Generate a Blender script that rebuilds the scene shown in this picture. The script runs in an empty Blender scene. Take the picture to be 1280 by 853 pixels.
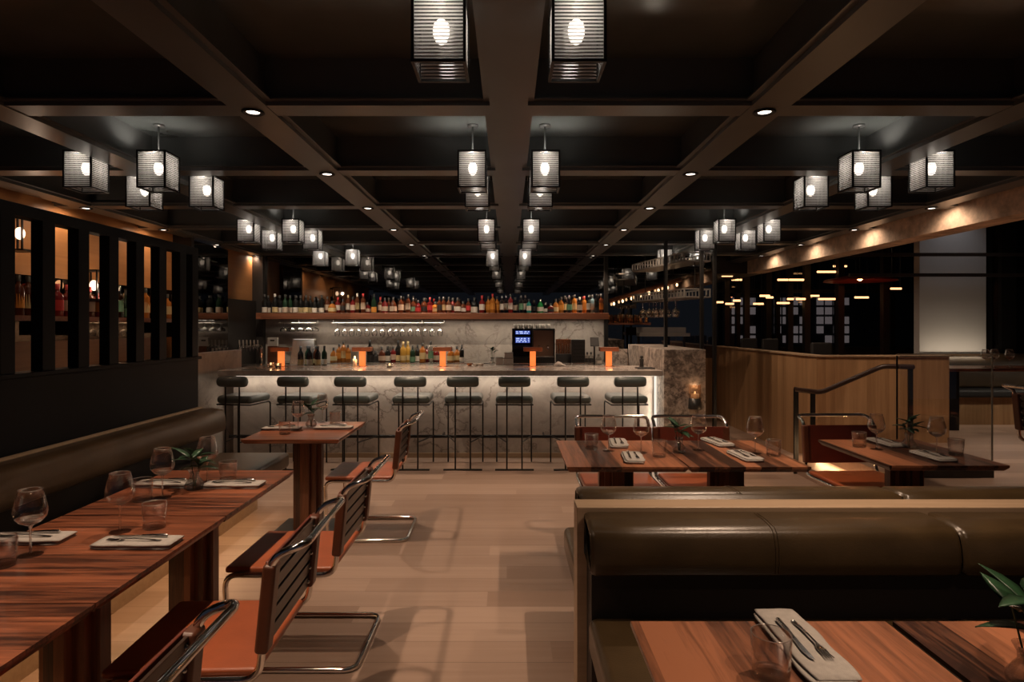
import bpy, math, random
from mathutils import Vector, Matrix
PI = math.pi
R = math.radians
random.seed(7)
SC = bpy.context.scene
COL = SC.collection

# ------------------------------------------------------------------ camera, world, exposure
F = 785.0            # focal length in pixels of the 1280 x 853 frame
CX, CY = 636.0, 408.0
H = 1.527            # camera height
cam_d = bpy.data.cameras.new('camera')
cam_d.sensor_width = 36.0
cam_d.lens = F / 1280.0 * 36.0
cam_d.shift_x = (640.0 - CX) / 1280.0
cam_d.shift_y = (CY - 426.5) / 1280.0
cam_d.clip_start = 0.05
cam = bpy.data.objects.new('camera', cam_d)
cam.location = (0, 0, H)
cam.rotation_euler = (PI / 2, 0, 0)
COL.objects.link(cam)
SC.camera = cam
SC.view_settings.view_transform = 'Standard'
SC.view_settings.look = 'None'
SC.view_settings.gamma = 1.0
SC.view_settings.use_curve_mapping = False
SC.view_settings.exposure = 0.0
SC.cycles.use_denoising = True
SC.cycles.max_bounces = 10
SC.cycles.transparent_max_bounces = 24
SC.cycles.caustics_reflective = False
SC.cycles.caustics_refractive = False
SC.cycles.sample_clamp_indirect = 4.0
world = bpy.data.worlds.new('world')
SC.world = world
world.use_nodes = True
world.node_tree.nodes['Background'].inputs[0].default_value = (0.10, 0.12, 0.17, 1)
world.node_tree.nodes['Background'].inputs[1].default_value = 0.15

WARM = (1.0, 0.71, 0.50)
SPOT_W = 78.0
BULB_E = 10.0


def spot(x, y, z, power, size=R(95), blend=0.75, color=WARM, radius=0.02, aim=None):
    d = bpy.data.lights.new('spot_beam', 'SPOT')
    d.energy = power; d.spot_size = size; d.spot_blend = blend; d.color = color; d.shadow_soft_size = radius
    o = bpy.data.objects.new('spot_beam', d); o.location = (x, y, z)
    if aim is not None:
        o.rotation_euler = (Vector(aim) - Vector((x, y, z))).to_track_quat('-Z', 'Y').to_euler()
    COL.objects.link(o)
    return o


def area_light(x, y, z, sx, sy, power, color=(1.0, 0.86, 0.68), rot=(0, 0, 0)):
    d = bpy.data.lights.new('area_glow', 'AREA')
    d.shape = 'RECTANGLE'; d.size = sx; d.size_y = sy; d.energy = power; d.color = color
    o = bpy.data.objects.new('area_glow', d); o.location = (x, y, z); o.rotation_euler = rot
    COL.objects.link(o)
    return o


def point_light(x, y, z, power, color=WARM, r=0.03):
    d = bpy.data.lights.new('lamp_glow', 'POINT')
    d.energy = power; d.color = color; d.shadow_soft_size = r
    o = bpy.data.objects.new('lamp_glow', d); o.location = (x, y, z)
    COL.objects.link(o)


# ------------------------------------------------------------------ materials
MATS = {}


def nmat(name):
    m = bpy.data.materials.new(name); m.use_nodes = True
    nt = m.node_tree
    MATS[name] = m
    return m, nt, nt.nodes['Principled BSDF']


def N(nt, typ, **kw):
    n = nt.nodes.new(typ)
    for k, v in kw.items():
        if hasattr(n, k):
            setattr(n, k, v)
        else:
            n.inputs[k.replace('_', ' ')].default_value = v
    return n


def L(nt, a, b):
    nt.links.new(a, b)


def ramp(nt, stops):
    r = nt.nodes.new('ShaderNodeValToRGB')
    e = r.color_ramp.elements
    while len(e) < len(stops):
        e.new(0.5)
    for el, (p, c) in zip(e, stops):
        el.position = p
        el.color = (c[0], c[1], c[2], 1)
    return r


def plain(name, c, rough=0.5, metal=0.0, spec=0.5, noise=0.0, nscale=8.0, bump=0.0, bscale=200.0, coat=0.0):
    m, nt, b = nmat(name)
    b.inputs['Base Color'].default_value = (*c, 1)
    b.inputs['Roughness'].default_value = rough
    b.inputs['Metallic'].default_value = metal
    b.inputs['Specular IOR Level'].default_value = spec
    b.inputs['Coat Weight'].default_value = coat
    b.inputs['Coat Roughness'].default_value = 0.15
    if noise or bump:
        tc = N(nt, 'ShaderNodeTexCoord')
    if noise:
        t = N(nt, 'ShaderNodeTexNoise', Scale=nscale, Detail=5.0, Roughness=0.6)
        L(nt, tc.outputs['Object'], t.inputs['Vector'])
        rp = ramp(nt, [(0.3, [x * (1 - noise) for x in c]), (0.7, [min(1, x * (1 + noise)) for x in c])])
        L(nt, t.outputs['Fac'], rp.inputs['Fac']); L(nt, rp.outputs['Color'], b.inputs['Base Color'])
    if bump:
        t2 = N(nt, 'ShaderNodeTexNoise', Scale=bscale, Detail=3.0)
        L(nt, tc.outputs['Object'], t2.inputs['Vector'])
        bp = N(nt, 'ShaderNodeBump', Strength=bump, Distance=0.002)
        L(nt, t2.outputs['Fac'], bp.inputs['Height']); L(nt, bp.outputs['Normal'], b.inputs['Normal'])
    return m


def wood(name, dark, light, axis=0, plank=0.09, cross=1, rough=0.35, var=0.5, gscale=1.0, length=None, rand=True, world_xyz=False, gap=0.0, con=0.9):
    """grain runs along AXIS, planks PLANK wide are laid side by side along CROSS"""
    m, nt, b = nmat(name)
    tc = N(nt, 'ShaderNodeTexCoord')
    sep = N(nt, 'ShaderNodeSeparateXYZ')
    if world_xyz:
        g = N(nt, 'ShaderNodeNewGeometry'); src = g.outputs['Position']
    else:
        src = tc.outputs['Object']
    if rand:
        oi = N(nt, 'ShaderNodeObjectInfo')
        mul = N(nt, 'ShaderNodeMath', operation='MULTIPLY'); mul.inputs[1].default_value = 37.0
        L(nt, oi.outputs['Random'], mul.inputs[0])
        add = N(nt, 'ShaderNodeVectorMath', operation='ADD')
        L(nt, src, add.inputs[0]); L(nt, mul.outputs[0], add.inputs[1])
        src = add.outputs[0]
    L(nt, src, sep.inputs[0])
    dv = N(nt, 'ShaderNodeMath', operation='DIVIDE'); dv.inputs[1].default_value = plank
    L(nt, sep.outputs[cross], dv.inputs[0])
    fl = N(nt, 'ShaderNodeMath', operation='FLOOR'); L(nt, dv.outputs[0], fl.inputs[0])
    wn0 = N(nt, 'ShaderNodeTexWhiteNoise', noise_dimensions='1D'); L(nt, fl.outputs[0], wn0.inputs['W'])
    idx = fl.outputs[0]
    if length:
        sh = N(nt, 'ShaderNodeMath', operation='MULTIPLY'); sh.inputs[1].default_value = length * 3.0
        L(nt, wn0.outputs['Value'], sh.inputs[0])
        ad = N(nt, 'ShaderNodeMath', operation='ADD'); L(nt, sep.outputs[axis], ad.inputs[0]); L(nt, sh.outputs[0], ad.inputs[1])
        d2 = N(nt, 'ShaderNodeMath', operation='DIVIDE'); d2.inputs[1].default_value = length
        L(nt, ad.outputs[0], d2.inputs[0])
        f2 = N(nt, 'ShaderNodeMath', operation='FLOOR'); L(nt, d2.outputs[0], f2.inputs[0])
        m3 = N(nt, 'ShaderNodeMath', operation='MULTIPLY'); m3.inputs[1].default_value = 71.3
        L(nt, f2.outputs[0], m3.inputs[0])
        a3 = N(nt, 'ShaderNodeMath', operation='ADD'); L(nt, m3.outputs[0], a3.inputs[0]); L(nt, fl.outputs[0], a3.inputs[1])
        idx = a3.outputs[0]
    wn = N(nt, 'ShaderNodeTexWhiteNoise', noise_dimensions='1D'); L(nt, idx, wn.inputs['W'])
    # grain
    mp = N(nt, 'ShaderNodeMapping')
    s = [38.0 * gscale] * 3; s[axis] = 2.2 * gscale
    mp.inputs['Scale'].default_value = s
    L(nt, src, mp.inputs['Vector'])
    off = N(nt, 'ShaderNodeVectorMath', operation='ADD')
    m4 = N(nt, 'ShaderNodeMath', operation='MULTIPLY'); m4.inputs[1].default_value = 50.0
    L(nt, wn.outputs['Value'], m4.inputs[0])
    L(nt, mp.outputs[0], off.inputs[0]); L(nt, m4.outputs[0], off.inputs[1])
    nz = N(nt, 'ShaderNodeTexNoise', Scale=1.0, Detail=6.0, Roughness=0.62, Distortion=0.6)
    L(nt, off.outputs[0], nz.inputs['Vector'])
    # mix grain and plank value
    mx = N(nt, 'ShaderNodeMath', operation='MULTIPLY_ADD'); mx.inputs[1].default_value = var; mx.inputs[2].default_value = 0.5 - var / 2 - con / 2
    L(nt, wn.outputs['Value'], mx.inputs[0])
    gx = N(nt, 'ShaderNodeMath', operation='MULTIPLY_ADD'); gx.inputs[1].default_value = con
    L(nt, nz.outputs['Fac'], gx.inputs[0]); L(nt, mx.outputs[0], gx.inputs[2])
    mid = [(a + c) / 2 for a, c in zip(dark, light)]
    rp = ramp(nt, [(0.20, dark), (0.5, mid), (0.82, light)])
    L(nt, gx.outputs[0], rp.inputs['Fac'])
    colr = rp.outputs['Color']
    if gap:
        fr = N(nt, 'ShaderNodeMath', operation='FRACT'); L(nt, dv.outputs[0], fr.inputs[0])
        lt = N(nt, 'ShaderNodeMath', operation='LESS_THAN'); lt.inputs[1].default_value = gap
        L(nt, fr.outputs[0], lt.inputs[0])
        mc = N(nt, 'ShaderNodeMix', data_type='RGBA')
        L(nt, lt.outputs[0], mc.inputs['Factor']); L(nt, colr, mc.inputs['A'])
        mc.inputs['B'].default_value = (*[x * 0.35 for x in dark], 1)
        colr = mc.outputs['Result']
    L(nt, colr, b.inputs['Base Color'])
    b.inputs['Roughness'].default_value = rough
    bp = N(nt, 'ShaderNodeBump', Strength=0.08, Distance=0.002)
    L(nt, nz.outputs['Fac'], bp.inputs['Height']); L(nt, bp.outputs['Normal'], b.inputs['Normal'])
    return m


def marble(name, base, vein, scale=1.6, rough=0.25, busy=0.5, dark=None, amt=0.6):
    m, nt, b = nmat(name)
    g = N(nt, 'ShaderNodeNewGeometry')
    n1 = N(nt, 'ShaderNodeTexNoise', Scale=scale, Detail=9.0, Roughness=0.62, Distortion=0.35)
    L(nt, g.outputs['Position'], n1.inputs['Vector'])
    n2 = N(nt, 'ShaderNodeTexNoise', Scale=scale * 1.7, Detail=10.0, Roughness=0.72, Distortion=0.5)
    L(nt, g.outputs['Position'], n2.inputs['Vector'])
    n3 = N(nt, 'ShaderNodeTexNoise', Scale=scale * 0.6, Detail=2.0, Roughness=0.5)
    L(nt, g.outputs['Position'], n3.inputs['Vector'])
    sb = N(nt, 'ShaderNodeMath', operation='SUBTRACT'); sb.inputs[1].default_value = 0.5
    L(nt, n1.outputs['Fac'], sb.inputs[0])
    ab = N(nt, 'ShaderNodeMath', operation='ABSOLUTE'); L(nt, sb.outputs[0], ab.inputs[0])
    rv = ramp(nt, [(0.0, (amt, amt, amt)), (0.010 + 0.035 * busy, (0, 0, 0))])
    L(nt, ab.outputs[0], rv.inputs['Fac'])
    gate = ramp(nt, [(0.50 - 0.3 * busy, (0, 0, 0)), (0.62, (1, 1, 1))])
    L(nt, n3.outputs['Fac'], gate.inputs['Fac'])
    gm = N(nt, 'ShaderNodeMath', operation='MULTIPLY')
    L(nt, rv.outputs['Color'], gm.inputs[0]); L(nt, gate.outputs['Color'], gm.inputs[1])
    dk = dark or [x * 0.66 for x in base]
    rb = ramp(nt, [(0.32 + 0.10 * busy, dk), (0.62 - 0.05 * busy, base)])
    L(nt, n2.outputs['Fac'], rb.inputs['Fac'])
    mx = N(nt, 'ShaderNodeMix', data_type='RGBA')
    L(nt, gm.outputs[0], mx.inputs['Factor']); L(nt, rb.outputs['Color'], mx.inputs['A'])
    mx.inputs['B'].default_value = (*vein, 1)
    L(nt, mx.outputs['Result'], b.inputs['Base Color'])
    b.inputs['Roughness'].default_value = rough
    return m


def emit(name, c, s):
    m, nt, b = nmat(name)
    b.inputs['Base Color'].default_value = (0, 0, 0, 1)
    b.inputs['Emission Color'].default_value = (*c, 1)
    b.inputs['Emission Strength'].default_value = s
    return m


def thin_glass(name, tint=(1, 1, 1), rough=0.0, edge=0.25, base=0.04, gl=(1, 1, 1)):
    """thin clear glass: see-through, mirrors more at grazing angles"""
    m, nt, b = nmat(name)
    nt.nodes.remove(b)
    tr = N(nt, 'ShaderNodeBsdfTransparent', Color=(*tint, 1))
    gs = N(nt, 'ShaderNodeBsdfGlossy', Color=(*gl, 1), Roughness=rough)
    lw = N(nt, 'ShaderNodeLayerWeight', Blend=edge)
    ml = N(nt, 'ShaderNodeMath', operation='MULTIPLY_ADD'); ml.inputs[1].default_value = 0.7; ml.inputs[2].default_value = base
    L(nt, lw.outputs['Facing'], ml.inputs[0])
    pw = N(nt, 'ShaderNodeMath', operation='POWER'); pw.inputs[1].default_value = 1.6
    L(nt, ml.outputs[0], pw.inputs[0])
    mx = N(nt, 'ShaderNodeMixShader')
    L(nt, pw.outputs[0], mx.inputs[0]); L(nt, tr.outputs[0], mx.inputs[1]); L(nt, gs.outputs[0], mx.inputs[2])
    L(nt, mx.outputs[0], nt.nodes['Material Output'].inputs[0])
    return m


def real_glass(name, mixf=0.45, c=(1, 1, 1)):
    """refracting glass, part of it plainly see-through"""
    m, nt, b = nmat(name)
    nt.nodes.remove(b)
    gl = N(nt, 'ShaderNodeBsdfGlass', Color=(*c, 1), Roughness=0.0, IOR=1.5)
    tr = N(nt, 'ShaderNodeBsdfTransparent', Color=(0.96, 0.95, 0.94, 1))
    mx = N(nt, 'ShaderNodeMixShader'); mx.inputs[0].default_value = mixf
    L(nt, gl.outputs[0], mx.inputs[1]); L(nt, tr.outputs[0], mx.inputs[2])
    L(nt, mx.outputs[0], nt.nodes['Material Output'].inputs[0])
    return m


def ribbed_glass(name):
    m, nt, b = nmat(name)
    nt.nodes.remove(b)
    tr = N(nt, 'ShaderNodeBsdfTransparent', Color=(0.30, 0.29, 0.28, 1))
    tl = N(nt, 'ShaderNodeBsdfTranslucent', Color=(0.62, 0.60, 0.58, 1))
    gs = N(nt, 'ShaderNodeBsdfGlossy', Color=(0.9, 0.9, 0.9, 1), Roughness=0.12)
    m1 = N(nt, 'ShaderNodeMixShader'); m1.inputs[0].default_value = 0.35
    L(nt, tl.outputs[0], m1.inputs[1]); L(nt, gs.outputs[0], m1.inputs[2])
    tc = N(nt, 'ShaderNodeTexCoord'); sp = N(nt, 'ShaderNodeSeparateXYZ'); L(nt, tc.outputs['Object'], sp.inputs[0])
    mu = N(nt, 'ShaderNodeMath', operation='MULTIPLY'); mu.inputs[1].default_value = 2 * PI / 0.0118
    L(nt, sp.outputs[2], mu.inputs[0])
    sn = N(nt, 'ShaderNodeMath', operation='SINE'); L(nt, mu.outputs[0], sn.inputs[0])
    rp = ramp(nt, [(0.30, (0.12, 0.12, 0.12)), (0.62, (0.90, 0.90, 0.90))])
    ad = N(nt, 'ShaderNodeMath', operation='MULTIPLY_ADD'); ad.inputs[1].default_value = 0.5; ad.inputs[2].default_value = 0.5
    L(nt, sn.outputs[0], ad.inputs[0]); L(nt, ad.outputs[0], rp.inputs['Fac'])
    mx = N(nt, 'ShaderNodeMixShader')
    L(nt, rp.outputs['Color'], mx.inputs[0]); L(nt, tr.outputs[0], mx.inputs[1]); L(nt, m1.outputs[0], mx.inputs[2])
    L(nt, mx.outputs[0], nt.nodes['Material Output'].inputs[0])
    return m


def mirror(name, c, rough=0.03):
    return plain(name, c, rough, 1.0)


floor_m = wood('oak_floor', (0.28, 0.183, 0.132), (0.43, 0.302, 0.230), axis=0, plank=0.19, cross=1, rough=0.40, var=0.60, con=0.6, gscale=0.5, length=1.7, rand=False, world_xyz=True, gap=0.012)
oakx = wood('oak_board', (0.34, 0.23, 0.14), (0.50, 0.36, 0.24), axis=0, plank=0.6, cross=2, rough=0.45, var=0.2, gscale=0.7)
oakz = wood('oak_veneer', (0.28, 0.155, 0.072), (0.46, 0.275, 0.140), axis=2, plank=0.05, cross=0, rough=0.45, var=0.35, gscale=0.7, world_xyz=True, rand=False)
oaky = wood('oak_slats', (0.28, 0.155, 0.072), (0.46, 0.275, 0.140), axis=2, plank=0.05, cross=1, rough=0.45, var=0.35, gscale=0.7, world_xyz=True, rand=False)
copperwood = wood('amber_wood', (0.30, 0.13, 0.045), (0.46, 0.22, 0.085), axis=1, plank=0.9, cross=2, rough=0.35, var=0.2, gscale=0.5, world_xyz=True, rand=False)
walx = wood('walnut_across', (0.042, 0.014, 0.008), (0.36, 0.118, 0.055), axis=0, plank=0.085, cross=1, rough=0.28, var=0.45, gscale=1.25, con=1.7)
waly = wood('walnut_along', (0.036, 0.013, 0.008), (0.42, 0.165, 0.082), axis=1, plank=0.085, cross=0, rough=0.28, var=0.85, gscale=1.2, con=1.2)
walz = wood('walnut_post', (0.045, 0.016, 0.009), (0.30, 0.11, 0.05), axis=2, plank=0.045, cross=0, rough=0.38, var=0.6, gscale=0.9)
walshelf = wood('walnut_shelf', (0.13, 0.045, 0.022), (0.33, 0.125, 0.065), axis=0, plank=1.3, cross=0, rough=0.35, var=0.3)
ceil_m = plain('ceiling_paint', (0.104, 0.116, 0.113), 0.16, noise=0.15, nscale=1.5)
beam_m = plain('beam_paint', (0.094, 0.100, 0.100), 0.33, noise=0.10, nscale=2.0)
navy = plain('navy_panel', (0.0040, 0.0058, 0.0085), 0.5, noise=0.2, nscale=2.5, spec=0.18)
black = plain('black_metal', (0.012, 0.011, 0.010), 0.42, 0.3)
blackm = plain('black_matt', (0.010, 0.009, 0.009), 0.6)
steelp = plain('dark_steel_plate', (0.06, 0.058, 0.055), 0.38, 0.6, noise=0.2)
chrome = plain('chrome', (0.72, 0.69, 0.66), 0.09, 1.0)
steel = plain('brushed_steel', (0.55, 0.53, 0.50), 0.25, 1.0)
cutl = plain('cutlery_steel', (0.60, 0.57, 0.54), 0.16, 1.0)
olive = plain('olive_leather', (0.062, 0.039, 0.0175), 0.30, noise=0.22, nscale=5, bump=0.25, bscale=160)
bench_m = plain('brown_leather', (0.052, 0.031, 0.015), 0.33, noise=0.22, nscale=5, bump=0.25, bscale=160)
recess_m = plain('recess_board', (0.018, 0.012, 0.010), 0.6)
green = plain('green_leather', (0.075, 0.095, 0.092), 0.32, noise=0.15, nscale=7, bump=0.2, bscale=180)
tan = plain('rust_leather', (0.37, 0.088, 0.028), 0.38, noise=0.16, nscale=6, bump=0.2, bscale=180)
redl = plain('oxblood_leather', (0.17, 0.036, 0.020), 0.36, noise=0.16, nscale=6, bump=0.2, bscale=180)
brownl = plain('saddle_leather', (0.135, 0.045, 0.022), 0.36, noise=0.18, nscale=6, bump=0.2, bscale=180)
strapm = plain('strap_leather', (0.050, 0.024, 0.014), 0.32, noise=0.15, nscale=6)
marb = marble('grey_marble', (0.47, 0.41, 0.36), (0.13, 0.10, 0.085), 1.5, 0.3, 0.2, None, 0.8)
marbtop = marble('counter_marble', (0.58, 0.52, 0.47), (0.24, 0.20, 0.18), 2.2, 0.16, 0.3)
marbbusy = marble('veined_marble', (0.60, 0.53, 0.47), (0.06, 0.05, 0.045), 6.0, 0.3, 1.0, (0.20, 0.17, 0.15), 0.9)
concrete = plain('board_concrete', (0.66, 0.50, 0.375), 0.8, noise=0.35, nscale=9, bump=0.6, bscale=30)
plaster = plain('grey_plaster', (0.42, 0.41, 0.40), 0.8, noise=0.06, nscale=1.0)
darkwall = plain('dark_wall', (0.020, 0.016, 0.014), 0.5)
smoked = mirror('smoked_mirror', (0.25, 0.235, 0.22), 0.02)
bronze = mirror('bronze_mirror', (0.24, 0.155, 0.10), 0.03)
linen = plain('grey_linen', (0.42, 0.385, 0.35), 0.9, noise=0.1, nscale=60, bump=0.5, bscale=600)
white = plain('white_ceramic', (0.72, 0.70, 0.66), 0.25)
wframe = plain('pale_metal', (0.42, 0.40, 0.37), 0.35, 0.5)
orange = emit('lamp_post_glow', (1.0, 0.20, 0.04), 1.15)
led = emit('led_strip', (1.0, 0.86, 0.68), 3.0)
bulb = emit('bulb_glow', (1.0, 0.90, 0.78), BULB_E)
trimlit = emit('downlight_lens', (1.0, 0.86, 0.72), 5.0)
warmglow = emit('warm_tube', (1.0, 0.50, 0.20), 2.6)
flame = emit('candle_flame', (1.0, 0.62, 0.28), 5.0)
blue = emit('blue_screen', (0.05, 0.09, 0.42), 0.9)
bluetxt = emit('screen_text', (0.55, 0.65, 1.0), 1.2)
coolwin = emit('night_window', (0.60, 0.57, 0.66), 0.55)
glass = real_glass('clear_glass', 0.50)
hglass = real_glass('hanging_glass', 0.15)
thing_glass = thin_glass('thin_bowl_glass', (0.97, 0.96, 0.955), 0.0, 0.45, 0.10)
rim_glint_m = plain('glass_rim_glint', (0.62, 0.56, 0.52), 0.12, 0.7)  # pale metallic ring paints the bright glint along glass rims
pane = thin_glass('pane_glass', (0.93, 0.93, 0.92), 0.0, 0.2, 0.10)
smokeglass = thin_glass('smoked_glass', (0.50, 0.47, 0.44), 0.0, 0.25, 0.16)
ribbed = ribbed_glass('ribbed_glass')
leafm = plain('dark_leaf', (0.020, 0.060, 0.026), 0.35, noise=0.3, nscale=20)
petal = plain('white_petal', (0.55, 0.5, 0.46), 0.6)
stemm = plain('stem_green', (0.05, 0.10, 0.04), 0.5)
wax = plain('candle_wax', (0.75, 0.66, 0.55), 0.5)
copper = plain('copper', (0.55, 0.24, 0.12), 0.25, 1.0)
BOT = {'k': plain('bottle_black', (0.010, 0.010, 0.010), 0.12), 'g': plain('bottle_green', (0.010, 0.030, 0.016), 0.12),
       'b': plain('bottle_brown', (0.075, 0.020, 0.008), 0.12), 'r': plain('bottle_red', (0.14, 0.010, 0.010), 0.15),
       'a': plain('bottle_amber', (0.36, 0.125, 0.022), 0.12), 't': plain('bottle_teal', (0.02, 0.22, 0.19), 0.15),
       'c': thin_glass('bottle_clear', (0.80, 0.80, 0.78), 0.02, 0.4, 0.10), 'y': plain('bottle_yellow', (0.46, 0.27, 0.05), 0.15),
       'e': plain('bottle_emerald', (0.015, 0.20, 0.05), 0.12), 'u': plain('bottle_blue', (0.20, 0.33, 0.40), 0.15)}
BNAME = {'k': 'black', 'g': 'dark green', 'b': 'brown', 'r': 'red', 'a': 'amber', 't': 'teal', 'c': 'clear', 'y': 'yellow', 'e': 'emerald green', 'u': 'pale blue'}
LAB = {'w': plain('label_white', (0.62, 0.57, 0.50), 0.6), 'o': plain('label_orange', (0.62, 0.25, 0.04), 0.6),
       'y': plain('label_cream', (0.58, 0.46, 0.24), 0.6), 'k': plain('label_black', (0.02, 0.02, 0.02), 0.5),
       'r': plain('label_red', (0.45, 0.03, 0.03), 0.5), 'p': plain('label_beige', (0.50, 0.39, 0.30), 0.6),
       'g': plain('label_green', (0.12, 0.26, 0.16), 0.6)}
LNAME = {'w': 'white', 'o': 'orange', 'y': 'cream', 'k': 'black', 'r': 'red', 'p': 'beige', 'g': 'green'}
CAPM = {'k': LAB['k'], 'w': LAB['w'], 'r': LAB['r'], 's': steel, 'g': LAB['y']}

# ------------------------------------------------------------------ mesh builder
KIDS = {}


class MB:
    def __init__(s):
        s.v = []; s.f = []; s.sm = []

    def add(s, verts, faces, smooth=False):
        n = len(s.v)
        s.v += [tuple(p) for p in verts]
        s.f += [tuple(i + n for i in f) for f in faces]
        s.sm += [smooth] * len(faces)
        return s

    def box(s, x0, x1, y0, y1, z0, z1):
        v = [(x0, y0, z0), (x1, y0, z0), (x1, y1, z0), (x0, y1, z0), (x0, y0, z1), (x1, y0, z1), (x1, y1, z1), (x0, y1, z1)]
        return s.add(v, [(3, 2, 1, 0), (4, 5, 6, 7), (0, 1, 5, 4), (1, 2, 6, 5), (2, 3, 7, 6), (3, 0, 4, 7)])

    def obox(s, c, ax, ay, az, hx, hy, hz):
        c = Vector(c); ax = Vector(ax).normalized() * hx; ay = Vector(ay).normalized() * hy; az = Vector(az).normalized() * hz
        v = [c + i * ax + j * ay + k * az for k in (-1, 1) for (i, j) in ((-1, -1), (1, -1), (1, 1), (-1, 1))]
        return s.add(v, [(3, 2, 1, 0), (4, 5, 6, 7), (0, 1, 5, 4), (1, 2, 6, 5), (2, 3, 7, 6), (3, 0, 4, 7)])

    def tube(s, pts, r, n=8, closed=False):
        P = [Vector(p) for p in pts]; m = len(P); rings = []
        up = None
        for i in range(m):
            if closed:
                t = (P[(i + 1) % m] - P[i - 1]).normalized()
            else:
                t = (P[min(i + 1, m - 1)] - P[max(i - 1, 0)]).normalized()
            if up is None:
                up = t.orthogonal().normalized()
            else:
                up = (up - t * up.dot(t))
                up = up.normalized() if up.length > 1e-6 else t.orthogonal().normalized()
            sd = t.cross(up)
            rr = r[i] if isinstance(r, (list, tuple)) else r
            rings.append([P[i] + (up * math.cos(2 * PI * k / n) + sd * math.sin(2 * PI * k / n)) * rr for k in range(n)])
        v = [p for q in rings for p in q]; f = []
        for i in range(m if closed else m - 1):
            j = (i + 1) % m
            sh = 0
            if closed and j == 0:
                best = 1e9
                for q in range(n):
                    d = (rings[i][0] - rings[0][q]).length
                    if d < best:
                        best, sh = d, q
            for k in range(n):
                f.append((i * n + k, i * n + (k + 1) % n, j * n + (k + 1 + sh) % n, j * n + (k + sh) % n))
        s.add(v, f, True)
        if not closed:
            s.add(rings[0], [tuple(range(n - 1, -1, -1))]); s.add(rings[-1], [tuple(range(n))])
        return s

    def lathe(s, prof, c=(0, 0, 0), n=20, smooth=True):
        v = []; f = []; m = len(prof)
        for r, z in prof:
            for k in range(n):
                a = 2 * PI * k / n
                v.append((c[0] + r * math.cos(a), c[1] + r * math.sin(a), c[2] + z))
        for i in range(m - 1):
            for k in range(n):
                f.append((i * n + k, i * n + (k + 1) % n, (i + 1) * n + (k + 1) % n, (i + 1) * n + k))
        return s.add(v, f, smooth)

    def rod(s, p, q, r, n=8):
        return s.tube([p, q], r, n)

    def ball(s, c, r, sz=1.0, n=10, m=7):
        return s.lathe([(r * math.sin(PI * i / m) + 1e-5, -r * sz * math.cos(PI * i / m)) for i in range(m + 1)], c, n)

    def build(s, name, mat, parent=None, loc=(0, 0, 0), rz=0.0, bevel=0.0, seg=2, smooth=None, sub=0):
        me = bpy.data.meshes.new(name)
        me.from_pydata(s.v, [], s.f)
        me.polygons.foreach_set('use_smooth', [bool(x) if smooth is None else smooth for x in s.sm])
        me.materials.append(mat)
        me.update()
        o = bpy.data.objects.new(name, me)
        COL.objects.link(o)
        o.location = loc; o.rotation_euler = (0, 0, rz)
        if parent is not None:
            o.parent = parent
            KIDS.setdefault(parent.name, []).append(o)
        if bevel:
            b = o.modifiers.new('bevel', 'BEVEL'); b.width = bevel; b.segments = seg; b.limit_method = 'ANGLE'; b.angle_limit = R(40)
            if seg > 2:
                me.polygons.foreach_set('use_smooth', [True] * len(me.polygons))
                b.harden_normals = True
        if sub:
            q = o.modifiers.new('sub', 'SUBSURF'); q.levels = sub; q.render_levels = sub
        return o


def tag(o, label, cat, group=None, kind=None):
    o['label'] = label; o['category'] = cat
    if group: o['group'] = group
    if kind: o['kind'] = kind
    return o


def thing(name, label, cat, loc=(0, 0, 0), rz=0.0, group=None):
    o = bpy.data.objects.new(name, None); COL.objects.link(o)
    o.empty_display_size = 0.1
    o.location = loc; o.rotation_euler = (0, 0, rz)
    return tag(o, label, cat, group)


def struct(o, label=None, cat=None):
    o['kind'] = 'structure'
    if label: o['label'] = label
    if cat: o['category'] = cat
    return o


def dup(root, loc, rz=None, label=None, group=None):
    c = root.copy(); COL.objects.link(c); c.location = loc
    if rz is not None: c.rotation_euler = (0, 0, rz)
    if label: c['label'] = label
    if group: c['group'] = group

    def rec(src, dst):
        for k in KIDS.get(src.name, []):
            q = k.copy(); COL.objects.link(q); q.parent = dst
            KIDS.setdefault(dst.name, []).append(q)
            rec(k, q)
    rec(root, c)
    return c


def fillet(pts, r, k=5, closed=False):
    P = [Vector(p) for p in pts]; out = []; m = len(P)
    for i in range(m):
        if not closed and i in (0, m - 1):
            out.append(P[i]); continue
        a, b, c = P[i - 1], P[i], P[(i + 1) % m]
        u = (a - b); w = (c - b)
        rr = min(r, u.length * 0.48, w.length * 0.48)
        p, q = b + u.normalized() * rr, b + w.normalized() * rr
        for j in range(k + 1):
            t = j / k
            out.append(p * (1 - t) ** 2 + b * 2 * t * (1 - t) + q * t * t)
    return out


def PX(x, y, Y):
    return ((x - CX) * Y / F, Y, H - (y - CY) * Y / F)


def TB(x, y, z=0.75):
    """point of a horizontal plane seen at a pixel"""
    d = (H - z) * F / (y - CY)
    return ((x - CX) * d / F, d)


# ------------------------------------------------------------------ the room shell
ZB, ZC = 2.577, 2.81          # underside of the beams, underside of the coffers
Y0, GRID = 3.07, 1.25
YM = 9.45                     # back bar mirror
struct(MB().box(-4.6, 9.5, -2.5, 14.0, -0.1, 0.0).build('floor', floor_m), 'pale oak plank floor', 'floor')
struct(MB().box(-4.3, 3.95, -2.5, 10.6, ZC, ZC + 0.1).build('ceiling', ceil_m), 'dark coffered ceiling', 'ceiling')
tn = 0


def trim(o, label):
    global tn
    tn += 1
    o.name = 'trim_%d' % tn
    return struct(o, label, 'ceiling beam')


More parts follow.
